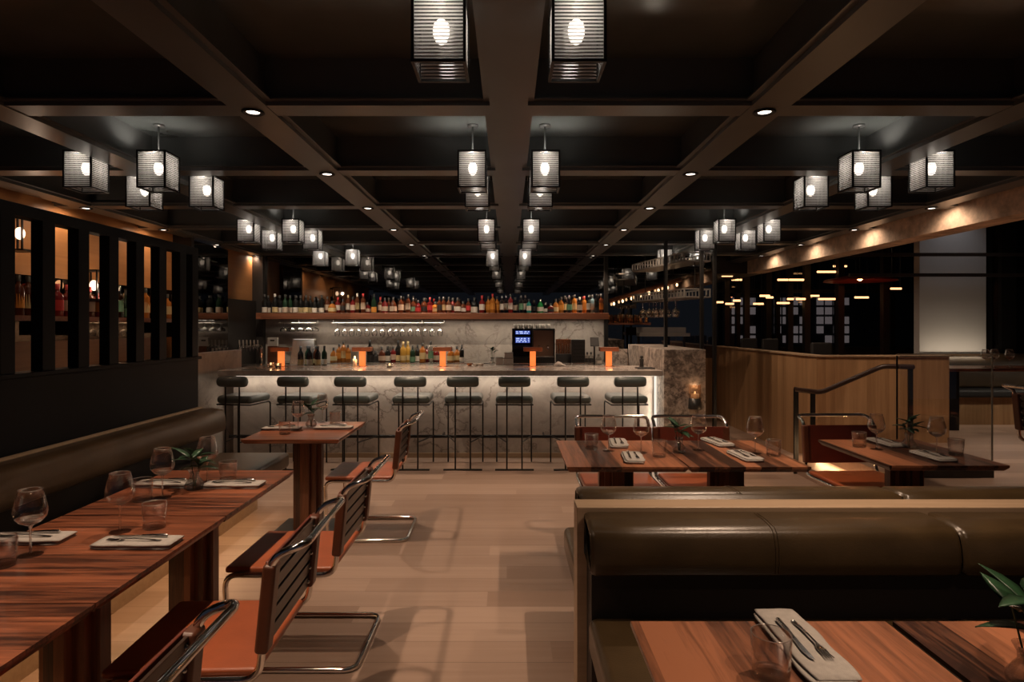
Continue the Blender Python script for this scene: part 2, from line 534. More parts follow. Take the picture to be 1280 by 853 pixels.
def beam_long(x, w=0.17):
    b = MB().box(x - w / 2, x + w / 2, -2.5, 10.6, ZB, ZB + 0.022)
    b.box(x - w / 2 - 0.03, x + w / 2 + 0.03, -2.5, 10.6, ZB + 0.022, ZB + 0.03)
    b.box(x - w / 2 + 0.012, x + w / 2 - 0.012, -2.5, 10.6, ZB + 0.03, ZC)
    return b.build('trim_1', beam_m)


def beam_cross(y, w=0.15):
    b = MB().box(-4.2, 3.93, y - w / 2, y + w / 2, ZB + 0.003, ZB + 0.024)
    b.box(-4.2, 3.93, y - w / 2 - 0.028, y + w / 2 + 0.028, ZB + 0.024, ZB + 0.032)
    b.box(-4.2, 3.93, y - w / 2 + 0.012, y + w / 2 - 0.012, ZB + 0.032, ZC)
    return b.build('trim_1', beam_m)


for i in range(-3, 4):
    trim(beam_long(i * GRID, 0.185 if i else 0.18), 'dark painted beam running to the bar')
for k in range(-3, 6):
    trim(beam_cross(Y0 + k * GRID), 'dark painted cross beam of the coffers')

# ceiling edge on the right: rough concrete beam
e = MB().box(3.95, 4.22, -2.5, 10.4, 2.40, 3.3).build('trim_1', concrete); tn += 1
e.name = 'trim_%d' % tn; struct(e, 'rough board-marked concrete edge beam', 'concrete beam')

# back wall of the bar
struct(MB().box(-3.75, 1.47, YM, YM + 0.1, 0.0, 1.63).build('wall_back', marb), 'grey veined marble splashback', 'wall')
mw = MB().box(-3.70, 1.45, YM - 0.012, YM, 1.63, ZC).build('wall_back_mirror', smoked); struct(mw, 'smoked mirror above the bottle shelf', 'mirror wall')
struct(MB().box(-3.75, 1.47, YM, YM + 0.1, 1.63, ZC).build('wall_back_upper', darkwall))
struct(MB().box(1.47, 3.42, 10.4, 10.5, 1.0, ZC).build('wall_back_right', smoked), 'smoked mirror behind the glass rack', 'mirror wall')
struct(MB().box(1.47, 3.42, 10.4, 10.5, 0.0, 1.0).build('wall_back_right_base', oakz))
struct(MB().box(1.43, 1.49, YM - 0.04, 10.4, 0.0, ZC).build('wall_return', black))
struct(MB().box(-3.86, -3.66, YM - 0.1, YM + 0.0, 0.0, ZC).build('wall_column', darkwall))
# left side wall, behind the partition
WL = -3.98
struct(MB().box(WL - 0.1, WL, 1.0, 7.5, 1.95, ZC).build('wall_left_upper', copperwood), 'amber wood bulkhead above the mirror', 'wall')
struct(MB().box(WL - 0.1, WL, 1.0, 7.5, 1.40, 1.95).build('wall_left', bronze), 'bronze mirror behind the slatted partition', 'mirror wall')
struct(MB().box(WL - 0.1, WL + 0.01, 1.0, 7.5, 0.0, 1.40).build('wall_left_base', copperwood), 'wood wall behind the slatted partition', 'wall')
WB = -3.76
struct(MB().box(WB - 0.1, WB, 7.5, 8.41, 0.0, 2.55).build('wall_left_mirror', smoked), 'tall smoked mirror at the end of the bar', 'mirror wall')
struct(MB().box(WB - 0.1, WB, 8.41, YM, 0.0, 1.90).build('wall_left_dark', darkwall))
struct(MB().box(WB - 0.16, WB - 0.06, 8.41, YM, 1.90, 2.577).build('wall_left_panel', copperwood), 'lit amber wood panel', 'wall')
struct(MB().box(WL, WB, 7.44, 7.5, 0.0, ZC).build('wall_left_return', darkwall))

# slatted partition on the left
XP = -2.62
pt = thing('slatted_partition', 'tall near-black slatted partition behind the leather banquette', 'partition', (XP, 0, 0))
MB().box(-0.10, 0.0, 1.2, 5.30, 0.0, 1.25).build('dado_panel', navy, pt, bevel=0.004)
MB().box(-0.12, 0.02, 1.2, 5.32, 1.25, 1.275).build('ledge', navy, pt, bevel=0.003)
MB().box(-0.09, 0.0, 1.2, 5.30, 2.12, 2.185).build('head_rail', navy, pt, bevel=0.003)
for k in range(-7, 6):
    y = 3.53 + 0.295 * k
    f = MB().box(-0.068, 0.0, y, y + 0.10, 1.272, 2.125)
    f.build('slat', navy, pt, bevel=0.003)
MB().box(-0.10, 0.0, 5.20, 5.30, 1.272, 2.125).build('slat', navy, pt, bevel=0.003)

# ------------------------------------------------------------------ right side: oak walls, platform, window room
struct(MB().box(3.40, 3.50, 7.03, 10.4, 0.0, 1.19).build('wall_oak_side', oaky), 'oak veneer half wall', 'half wall')
struct(MB().box(3.40, 4.86, 6.93, 7.03, 0.0, 1.19).build('wall_oak_front', oakz), 'oak veneer half wall beside the steps', 'half wall')
struct(MB().box(3.38, 4.88, 6.90, 7.05, 1.19, 1.205).build('trim_40', oakx)); struct(MB().box(3.37, 3.52, 7.05, 10.4, 1.19, 1.205).build('trim_41', oakx))
pf = MB().box(3.30, 9.5, 3.60, 6.93, 0.0, 0.24).box(4.86, 9.5, 6.93, 12.6, 0.0, 0.24).box(3.5, 4.86, 7.03, 12.6, 0.0, 0.24).build('floor_platform', floor_m); struct(pf, 'raised oak floor', 'floor')
struct(MB().box(2.98, 3.30, 5.42, 6.93, 0.0, 0.12).build('floor_step', floor_m), 'oak step', 'step')
struct(MB().box(4.22, 9.5, -2.5, 13.0, 3.30, 3.4).build('ceiling_right', darkwall))
struct(MB().box(3.42, 4.22, 10.4, 13.0, 2.4, 3.4).build('ceiling_right_drop', darkwall))
struct(MB().box(9.4, 9.5, -2.5, 13.0, 0.0, 3.4).build('wall_right', darkwall))
struct(MB().box(3.30, 9.5, 12.6, 12.7, 0.0, 1.05).build('wall_far', darkwall))
cl = MB().box(5.56, 6.46, 8.5, 8.62, 0.24, 3.3).build('wall_pier', plaster); struct(cl, 'pale plaster pier by the windows', 'pier')
# far windows
wf = MB()
for x in (3.5, 4.6, 5.4, 6.6, 7.7, 8.8, 9.4):
    wf.box(x - 0.04, x + 0.04, 12.58, 12.68, 1.05, 3.4)
for z in (1.05, 2.2, 2.9):
    wf.box(3.4, 9.5, 12.58, 12.68, z, z + 0.06)
w1 = wf.build('window_1', black); struct(w1, 'dark steel window wall at night', 'window')
MB().box(3.4, 9.5, 12.62, 12.63, 1.05, 3.4).build('window_glass', smokeglass, w1)
# side window by the pier
sw = MB()
for (xa, xb) in ((6.46, 6.62), (6.75, 6.95), (8.0, 8.08)):
    sw.box(xa, xb, 8.6, 8.75, 0.24, 3.3)
sw.box(6.46, 9.4, 8.6, 8.7, 0.95, 1.02)
w2 = sw.build('window_2', black); struct(w2, 'dark window frame beside the pier', 'window')
MB().box(6.5, 9.4, 8.66, 8.67, 1.0, 3.3).build('window_glass', smokeglass, w2)

# ------------------------------------------------------------------ downlights
first_dl = None
ORD = ['nearest', 'second', 'third', 'fourth', 'fifth', 'sixth', 'seventh', 'eighth']


def downlight(x, y, label, power, z=ZB, vis=True, aim=None, size=R(95)):
    global first_dl
    if vis:
        if first_dl is None:
            t = thing('downlight', label, 'downlight', (x, y, z), group='recessed downlights in the beams')
            MB().lathe([(0.030, 0.0), (0.050, -0.001), (0.054, -0.006), (0.048, -0.010), (0.036, -0.008), (0.030, 0.0)], n=24).build('trim_ring', blackm, t)
            MB().lathe([(0.0001, -0.003), (0.031, -0.003), (0.031, -0.001)], n=20).build('lens', trimlit, t)
            first_dl = t
        else:
            dup(first_dl, (x, y, z), label=label)
    spot(x, y, z - 0.02, power, size, aim=aim)


SIDE = {-1.25: 'in the first beam left of the centre beam', 1.25: 'in the first beam right of the centre beam',
        -3.75: 'at the ceiling edge over the partition', 3.75: 'at the ceiling edge by the concrete beam'}
for x in (-1.25, 1.25):
    for k in range(-2, 6):
        downlight(x, Y0 + k * GRID, 'round downlight %s, %s from the camera' % (SIDE[x], ORD[max(k, 0)]), SPOT_W, ZB, k >= 0)
for x in (-3.75, 3.75):
    for k in range(2, 6):
        y = Y0 + k * GRID
        downlight(x, y, 'round downlight %s, %s from the camera' % (SIDE[x], ORD[k - 2]), SPOT_W * (0.085 if x > 0 else 0.10), ZB, True, (x + math.copysign(0.35, x), y, 1.9), R(150))

# ------------------------------------------------------------------ lanterns
LW, LH = 0.085, 0.235


def make_lantern(label, loc):
    t = thing('ceiling_lantern', label, 'lantern', loc, group='ribbed glass ceiling lanterns')
    w, h = LW, LH
    fr = MB(); q = 0.005
    for sx in (-1, 1):
        for sy in (-1, 1):
            fr.box(sx * w - q, sx * w + q, sy * w - q, sy * w + q, 0, h)
        for z in (0, h - 2 * q):
            fr.box(sx * w - q, sx * w + q, -w, w, z, z + 2 * q)
            fr.box(-w, w, sx * w - q, sx * w + q, z, z + 2 * q)
    fr.box(-w, w, -0.006, 0.006, h - 0.006, h); fr.box(-0.006, 0.006, -w, w, h - 0.006, h)
    fr.build('frame', black, t)
    # four corrugated panes
    n = 80
    for k in range(4):
        vs = []; fs = []
        for i in range(n + 1):
            z = 0.01 + (h - 0.02) * i / n
            d = w - 0.001 + 0.0018 * math.sin(2 * PI * z / 0.0118)
            for a in (-w + 0.005, w - 0.005):
                p = Vector((d, a, z))
                p.rotate(Matrix.Rotation(k * PI / 2, 3, 'Z'))
                vs.append(p)
        for i in range(n):
            fs.append((2 * i, 2 * i + 1, 2 * i + 3, 2 * i + 2))
        MB().add(vs, fs, True).build('pane', ribbed, t)
    MB().lathe([(0.0001, h), (0.014, h), (0.014, h - 0.045), (0.012, h - 0.058), (0.0001, h - 0.058)], n=14).build('lamp_holder', blackm, t)
    MB().lathe([(0.013, h - 0.058), (0.024, h - 0.068), (0.0285, h - 0.088), (0.0275, h - 0.108), (0.020, h - 0.128), (0.010, h - 0.137), (0.0001, h - 0.139)], n=14).build('bulb', bulb, t)
    st = MB().rod((0, 0, h), (0, 0, 2.80 - 2.392), 0.006)
    st.lathe([(0.0001, 2.798 - 2.392), (0.035, 2.798 - 2.392), (0.035, 2.81 - 2.392)], n=18)
    st.build('hanging_stem', beam_m, t)
    return t


ZL = 2.392
lan0 = None
CLX = {-1: 'over the slatted partition', 0: 'by the centre beam', 1: 'by the concrete beam'}
CLY = {0: 'closest to the camera', 1: 'in the first cluster', 2: 'in the second cluster', 3: 'in front of the mirror'}
for ci, yc in enumerate((1.82, 4.32, 6.82, 9.30)):
    for sx in (-1, 0, 1):
        for dy in (-0.32, 0.32):
            if ci == 0 and (sx != 0 or dy < 0): continue
            if ci == 3 and dy > 0: continue
            for dx in (-0.23, 0.23):
                row = '' if ci in (0, 3) else ('front ' if dy < 0 else 'rear ')
                lab = 'ribbed glass lantern %s, %s%s one %s' % (CLX[sx], row, 'left' if dx < 0 else 'right', CLY[ci])
                assert len(lab.split()) <= 16, lab
                loc = (sx * 2.46 + dx, yc + dy, ZL)
                point_light(loc[0], loc[1] - 0.03, ZL + LH - 0.022, 0.40, (1.0, 0.88, 0.76), 0.012)
                spot(loc[0], loc[1] - 0.035, ZL + LH - 0.03, 4.5, R(150), 0.6, (1.0, 0.88, 0.76), 0.02, aim=(loc[0], loc[1] - 0.035, 3.0))
                if lan0 is None:
                    lan0 = make_lantern(lab, loc)
                else:
                    dup(lan0, loc, label=lab)

# ------------------------------------------------------------------ the bar
bar = thing('bar_counter', 'long grey marble bar counter lit under its edge', 'bar', (0, 0, 0))
MB().box(-3.22, 1.70, 6.95, 7.85, 0.975, 1.036).build('counter_top', marbtop, bar, bevel=0.004)
MB().box(-3.20, 1.70, 7.30, 7.42, 0.05, 0.975).build('front_panel', marb, bar)
MB().box(-3.20, 1.70, 7.285, 7.30, 0.0, 0.055).build('plinth', oakx, bar)
ledp = MB().box(-3.12, 1.66, 7.19, 7.21, 0.955, 0.974).build('light_strip', led, bar)
fr = MB().rod((-3.15, 7.08, 0.285), (1.66, 7.08, 0.285), 0.019)
for x in (-2.9, -1.9, -0.75, 0.4, 1.5):
    fr.rod((x, 7.08, 0.285), (x, 7.31, 0.285), 0.012)
fr.build('foot_rail', black, bar)
area_light(-0.75, 7.20, 0.94, 4.75, 0.03, 8.5, (1.0, 0.84, 0.68), rot=(R(10), 0, 0))
wr = thing('marble_wing', 'veined marble end wall at the stair end of the bar', 'end wall', (0, 0, 0))
MB().box(1.71, 2.17, 6.92, 9.0, 0.0, 1.27).build('wing_wall', marbbusy, wr, bevel=0.004)
MB().box(1.685, 1.708, 7.25, 7.28, 0.02, 0.96).build('light_strip', emit('soft_led', (1.0, 0.86, 0.70), 0.9), wr)
area_light(1.69, 7.24, 0.5, 0.9, 0.02, 3.0, rot=(0, R(90), 0))
wl = thing('marble_wing', 'marble end wall at the partition end of the bar', 'end wall', (0, 0, 0))
MB().box(-3.42, -3.34, 6.70, 7.85, 0.0, 1.235).build('wing_wall', marb, wl, bevel=0.004)

# back counter, shelf
bc = thing('back_counter', 'dark back counter carrying bottles below the shelf', 'counter', (0, 0, 0))
MB().box(-3.34, 1.46, 8.85, 9.43, 0.0, 0.985).build('cabinet', blackm, bc)
MB().box(-3.34, 1.46, 8.80, 9.43, 0.985, 1.01).build('work_top', steel, bc)
shelf = MB().box(-3.68, 1.455, 9.13, 9.43, 1.63, 1.72).build('wall_shelf', walshelf, bevel=0.004)
tag(shelf, 'long thick walnut shelf carrying the bottles', 'shelf')
rb = MB().box(1.47, 1.70, 8.98, 9.03, 0.9, 1.2).build('splash_panel', marbbusy); tag(rb, 'low blue-grey marble panel behind the bar end', 'panel')
area_light(-0.9, 9.2, 1.615, 4.6, 0.04, 13, (1.0, 0.84, 0.66))
for i in range(9):  # added spots without fixtures, tucked behind the beam to light the bottles
    spot(-3.3 + 0.56 * i, 8.2, 2.75, 34, R(70), 0.8, (1.0, 0.80, 0.60), 0.015, aim=(-3.3 + 0.56 * i, 9.3, 1.75))

# bar stools
bs0 = None
XS = (-2.897, -2.262, -1.669, -1.044, -0.487, 0.06, 0.673, 1.279)
for i, x in enumerate(XS):
    lab = '%s green leather bar stool with black rod legs, counted from the partition end' % ('first second third fourth fifth sixth seventh last'.split()[i])
    rz = R((-9, -7, -3, 0, 0, 0, 2, 2)[i])
    if bs0 is None:
        t = thing('bar_stool', lab, 'bar stool', (x, 6.87, 0), rz, 'bar stools along the marble bar')
        MB().box(-0.20, 0.20, -0.205, 0.215, 0.70, 0.785).build('seat', green, t, bevel=0.038, seg=5)
        # back roll: stadium in plan and section
        pr = [(-0.17, 0.028), (-0.160, 0.044), (-0.14, 0.052)] + [(xx, 0.053) for xx in (-0.1, 0, 0.1)] + [(0.14, 0.052), (0.160, 0.044), (0.17, 0.028)]
        br = MB(); n = 16
        vs = []; fs = []
        for (px, rr) in pr:
            for k in range(n):
                a = 2 * PI * k / n
                vs.append((px, -0.215 - 0.012 * math.cos(px / 0.17 * PI / 2) + 0.85 * rr * math.cos(a), 0.938 + 1.06 * rr * math.sin(a)))
        for a in range(len(pr) - 1):
            for k in range(n):
                fs.append((a * n + k, (a + 1) * n + k, (a + 1) * n + (k + 1) % n, a * n + (k + 1) % n))
        fs.append(tuple(range(n))); fs.append(tuple(range((len(pr) - 1) * n + n - 1, (len(pr) - 1) * n - 1, -1)))
        br.add(vs, fs, True).build('backrest', green, t)
        for s in (-1, 1):
            MB().rod((s * 0.08, -0.215, 0.01), (s * 0.08, -0.215, 0.90), 0.0085).build('rear_leg', black, t)
            MB().tube(fillet([(s * 0.195, 0.20, 0.0), (s * 0.195, 0.20, 0.69), (s * 0.195, 0.12, 0.69)], 0.05), 0.0085).build('front_leg', black, t)
        ff = MB()
        for s in (-1, 1):
            ff.rod((s * 0.195, 0.13, 0.69), (s * 0.195, -0.19, 0.69), 0.008)
            MB().rod((s * 0.195, 0.20, 0.295), (s * 0.08, -0.215, 0.295), 0.007).build('strut', black, t)
        ff.rod((-0.195, -0.19, 0.69), (0.195, -0.19, 0.69), 0.008)
        ff.build('seat_frame', black, t)
        MB().rod((-0.195, 0.20, 0.295), (0.195, 0.20, 0.295), 0.0085).build('footrest', black, t)
        MB().box(-0.205, 0.205, -0.235, -0.195, 0.0, 0.012).build('floor_bar', black, t)
        bs0 = t
    else:
        dup(bs0, (x, 6.87, 0), rz, lab)

# ------------------------------------------------------------------ banquettes
# left, along the partition
bq = thing('banquette', 'long brown leather banquette along the slatted partition', 'banquette', (0, 0, 0))
YE = 5.25
MB().box(-2.60, -2.10, 0.6, YE, 0.0, 0.35).build('base', oakx, bq)
for (a, b) in ((0.6, 1.76), (1.765, 3.385), (3.39, YE)):
    MB().box(-2.42, -1.83, a, b, 0.35, 0.475).build('seat_cushion', bench_m, bq, bevel=0.03, seg=4)


def roll(a, b, xf, xb, z0, z1, along='y', flip=1):
    """back cushion with a rounded front, profile in the plane across its length"""
    prof = [(xb, z0 + 0.01), (xf + flip * -0.05, z0 - 0.003), (xf + flip * -0.014, z0), (xf + flip * -0.002, z0 + 0.012), (xf + flip * 0.004, z0 + 0.05), (xf + flip * 0.001, z0 + 0.10), (xf + flip * -0.008, z1 - 0.042), (xf + flip * -0.017, z1 - 0.022), (xf + flip * -0.032, z1 - 0.010), (xf + flip * -0.06, z1 - 0.004), (xf + flip * -0.11, z1), (xb, z1 - 0.002)]
    m = len(prof); vs = []; fs = []
    ts = [a, a + 0.006, a + 0.02] + [a + (b - a) * i / 8 for i in range(1, 8)] + [b - 0.02, b - 0.006, b]
    for t in ts:
        e = 0.0
        if t in (a, b): e = 0.016
        elif t in (a + 0.006, b - 0.006): e = 0.006
        cx = sum(p[0] for p in prof) / m; cz = sum(p[1] for p in prof) / m
        for (x, z) in prof:
            d = Vector((x - cx, z - cz)); d = d * (1 - e / max(d.length, 0.05))
            if along == 'y': vs.append((cx + d.x, t, cz + d.y))
            else: vs.append((t, cx + d.x, cz + d.y))
    for i in range(len(ts) - 1):
        for k in range(m):
            fs.append((i * m + k, i * m + (k + 1) % m, (i + 1) * m + (k + 1) % m, (i + 1) * m + k))
    fs.append(tuple(range(m))); fs.append(tuple(range(len(ts) * m - 1, (len(ts) - 1) * m - 1, -1)))
    return MB().add(vs, fs, True)


for (a, b) in ((0.6, 2.02), (2.025, YE)):
    roll(a, b, -2.36, -2.56, 0.655, 0.845, 'y', 1).build('back_cushion', bench_m, bq)
MB().box(-2.58, -2.48, 0.6, YE - 0.02, 0.40, 0.82).build('back_board', recess_m, bq)
MB().box(-2.60, -2.555, 0.6, YE, 0.80, 0.853).build('cap_rail', oakx, bq, bevel=0.003)

MB().box(-2.09, -2.06, 0.7, YE - 0.05, 0.335, 0.348).build('light_strip', plain('strip_housing', (0.5, 0.5, 0.5), 0.4), bq)
area_light(-2.04, 2.95, 0.335, 0.03, 4.4, 8, (1.0, 0.60, 0.30), rot=(0, R(-15), 0))

# right, back to back
dv = thing('banquette_divider', 'oak divider between the two back to back banquettes', 'divider', (0, 0, 0))
MB().box(0.262, 4.2, 2.415, 2.53, 0.0, 0.83).build('divider_panel', oakx, dv, bevel=0.003)


def right_bench(yb, sgn, label, zt):
    """yb: face of the divider; sgn -1 faces the camera side"""
    t = thing('banquette', label, 'banquette', (0, 0, 0))
    def Y(d): return yb + sgn * d
    def yy(a, b): return (min(Y(a), Y(b)), max(Y(a), Y(b)))
    a, b = yy(0.0, 0.14); MB().box(0.30, 4.2, a, b, 0.0, 0.80).build('back_board', recess_m, t)
    a, b = yy(0.14, 0.52); MB().box(0.33, 4.2, a, b, 0.0, 0.345).build('base', oakx, t)
    xs = (0.285, 1.597, 2.90, 4.2)
    for i in range(3):
        a, b = yy(0.135, 0.78)
        MB().box(xs[i] + 0.003, xs[i + 1] - 0.003, a, b, 0.345, 0.475).build('seat_cushion', olive, t, bevel=0.03, seg=4)
        c = roll(xs[i] + 0.002, xs[i + 1] - 0.002, Y(0.215), Y(0.004), 0.645, zt, 'x', sgn).build('back_cushion', olive, t)
        mid = (xs[i] + xs[i + 1]) / 2
        for off in (-0.006, 0.006):
            MB().tube([(mid + off, Y(0.2135), 0.657), (mid + off, Y(0.2195), 0.695), (mid + off, Y(0.2165), 0.745), (mid + off, Y(0.2075), zt - 0.042), (mid + off, Y(0.1985), zt - 0.022), (mid + off, Y(0.1835), zt - 0.0095), (mid + off, Y(0.155), zt - 0.0035), (mid + off, Y(0.105), zt + 0.0005), (mid + off, Y(0.02), zt - 0.001)], 0.0018, 5).build('seam', olive, c)
    return t


right_bench(2.415, -1, 'olive leather banquette facing the camera, backed by the oak divider', 0.815)
right_bench(2.53, 1, 'olive leather banquette facing the bar, behind the oak divider', 0.845)

# ------------------------------------------------------------------ tables
TW, TD = 0.674, 0.81


def make_table(label, loc, mat, group='walnut dining tables'):
    t = thing('dining_table', label, 'table', loc, 0, group)
    w, d = TW / 2 - 0.002, TD / 2 - 0.002
    vs = []
    for (s, z) in ((1.0, 0.75), (1.0, 0.738), (0.955, 0.718)):
        vs += [(-w * s, -d * s, z), (w * s, -d * s, z), (w * s, d * s, z), (-w * s, d * s, z)]
    fs = [(0, 1, 2, 3), (11, 10, 9, 8)]
    for i in (0, 4):
        for k in range(4):
            fs.append((i + k, i + 4 + k, i + 4 + (k + 1) % 4, i + (k + 1) % 4))
    MB().add(vs, fs).build('table_top', mat, t)
    p = MB()
    p.box(-0.035, 0.035, -0.105, 0.105, 0.01, 0.715)
    p.box(-0.105, 0.105, -0.030, 0.030, 0.01, 0.715)
    p.box(-0.075, 0.075, -0.068, 0.068, 0.01, 0.715)
    p.build('pedestal', walz, t, bevel=0.002)
    MB().box(-0.24, 0.24, -0.26, 0.26, 0.0, 0.010).build('base_plate', steelp, t, bevel=0.003)
    MB().box(-0.2, 0.2, -0.2, 0.2, 0.708, 0.718).build('mounting_plate', black, t)
    return t


XL = -1.157 - TW / 2
tl = make_table('walnut table beside the banquette, closest to the camera and cut by the frame', (XL, 1.355, 0), walx)
dup(tl, (XL, 2.165, 0), label='middle walnut table of the row along the partition banquette')
dup(tl, (XL, 2.980, 0), label='end walnut table of the row along the partition banquette, with a vase')
dup(tl, (-1.50, 4.705, 0), label='walnut table standing alone in front of the bar stools')
tm = make_table('walnut table on the aisle end behind the back to back banquettes', (0.657, 3.865, 0), waly)
dup(tm, (1.333, 3.865, 0), label='second walnut table behind the banquettes, with a vase')
dup(tm, (2.455, 3.90, 0), label='walnut table standing apart beside the steps')
dup(tm, (0.655, 1.25, 0), label='foreground walnut table with one napkin setting, before the olive banquette')
dup(tm, (1.345, 1.25, 0), label='foreground walnut table holding leaves, cut by the frame')

# ------------------------------------------------------------------ cantilever chairs


def make_chair(label, loc, rz):
    t = thing('cantilever_chair', label, 'chair', loc, rz, 'chrome cantilever chairs')
    w = 0.265
    side = [(-0.372, w, 0.850), (-0.266, w, 0.815), (-0.228, w, 0.432), (0.255, w, 0.432), (0.235, w, 0.013), (-0.318, w, 0.013)]
    other = [(x, -y, z) for (x, y, z) in reversed(side)]
    MB().tube(fillet(side + other, 0.058, 6, True), 0.0122, 10, True).build('frame', chrome, t)
    MB().box(-0.215, 0.262, -0.252, 0.252, 0.432, 0.460).build('seat', tan, t, bevel=0.011, seg=3)
    # back: recline line
    a = Vector((-0.234, 0, 0.515)); b = Vector((-0.261, 0, 0.790)); u = (b - a).normalized(); nrm = Vector((u.z, 0, -u.x))
    c = (a + b) / 2; hl = (b - a).length / 2
    MB().obox(c + nrm * 0.014, nrm, (0, 1, 0), u, 0.005, 0.25, hl).build('backrest', redl, t, bevel=0.003)
    for s in (-1, 1):
        k = MB().obox(c + Vector((0, s * 0.250, 0)) - nrm * 0.002, nrm, (0, 1, 0), u, 0.021, 0.032, hl)
        k.build('side_wrap', brownl, t, bevel=0.012, seg=3)
        for i in range(5):
            p = a + (b - a) * ((i + 0.5) / 5) + Vector((0, s * 0.210, 0)) - nrm * 0.0075
            MB().ball(p, 0.0075, 1.0, 8, 5).build('eyelet', steel, t)
    for i in range(5):
        p = a + (b - a) * ((i + 0.5) / 5) - nrm * 0.002
        MB().obox(p, nrm, (0, 1, 0), u, 0.005, 0.222, hl / 5 * 0.80).build('back_strap', strapm, t, bevel=0.002)
    return t


ch = make_chair('rust leather cantilever chair at the end table of the partition row', (-0.995, 3.03, 0), PI)
dup(ch, (-1.045, 4.70, 0), PI + R(1), 'rust leather cantilever chair at the lone table before the bar')
dup(ch, (-1.01, 2.20, 0), PI + R(2), 'rust leather cantilever chair at the middle table of the partition row')
dup(ch, (-1.03, 1.28, 0), PI + R(1), 'rust leather cantilever chair in the bottom corner, mostly cut by the frame')
dup(ch, (0.765, 4.35, 0), -PI / 2, 'cantilever chair with oxblood back at the aisle end table behind the banquettes')
dup(ch, (1.335, 4.35, 0), -PI / 2, 'cantilever chair with oxblood back at the table with the vase behind the banquettes')
dup(ch, (2.475, 4.43, 0), -PI / 2 + R(2), 'cantilever chair with oxblood back at the table beside the steps')
dup(ch, (4.04, 4.42, 0.24), 0.0, 'cantilever chair on the raised floor behind the glass balustrade')

# ------------------------------------------------------------------ tableware
wg0 = tu0 = na0 = fo0 = kn0 = None


def wine_glass(x, y, z, label):
    global wg0
    if wg0 is None:
        t = thing('wine_glass', label, 'wine glass', (x, y, z), 0, 'wine glasses on the tables')
        MB().lathe([(0.0001, 0.102), (0.016, 0.104), (0.034, 0.114), (0.047, 0.130), (0.051, 0.145), (0.049, 0.165), (0.042, 0.195), (0.035, 0.222), (0.034, 0.222), (0.041, 0.195), (0.048, 0.165), (0.0495, 0.145), (0.0455, 0.131), (0.033, 0.116), (0.016, 0.107), (0.0001, 0.106)], n=28).build('bowl', thing_glass, t)
        MB().tube([(0.0346 * math.cos(2 * PI * k / 28), 0.0346 * math.sin(2 * PI * k / 28), 0.222) for k in range(28)], 0.0010, 5, True).build('rim_glint', rim_glint_m, t)
        MB().lathe([(0.0001, 0.101), (0.014, 0.1025), (0.030, 0.1105), (0.042, 0.1230), (0.041, 0.1255), (0.029, 0.1150), (0.014, 0.1075), (0.0001, 0.106)], n=28).build('bowl_base', glass, t)
        MB().lathe([(0.010, 0.104), (0.0042, 0.092), (0.0036, 0.05), (0.0042, 0.012), (0.008, 0.005)], n=10).build('stem', glass, t)
        MB().lathe([(0.0001, 0.0), (0.037, 0.0), (0.0375, 0.0018), (0.030, 0.003), (0.008, 0.006), (0.0001, 0.007)], n=28).build('foot', glass, t)
        wg0 = t
    else:
        dup(wg0, (x, y, z), label=label)


def tumbler(x, y, z, label):
    global tu0
    if tu0 is None:
        t = thing('tumbler', label, 'tumbler', (x, y, z), 0, 'water tumblers on the tables')
        MB().lathe([(0.0395, 0.004), (0.0435, 0.095), (0.0418, 0.096), (0.0385, 0.014)], n=28).build('glass_wall', thing_glass, t)
        MB().lathe([(0.0001, 0.0), (0.036, 0.0), (0.0395, 0.004), (0.0395, 0.013), (0.034, 0.010), (0.0001, 0.009)], n=28).build('base', glass, t)
        MB().tube([(0.0427 * math.cos(2 * PI * k / 28), 0.0427 * math.sin(2 * PI * k / 28), 0.0958) for k in range(28)], 0.0010, 5, True).build('rim_glint', rim_glint_m, t)
        tu0 = t
    else:
        dup(tu0, (x, y, z), label=label)


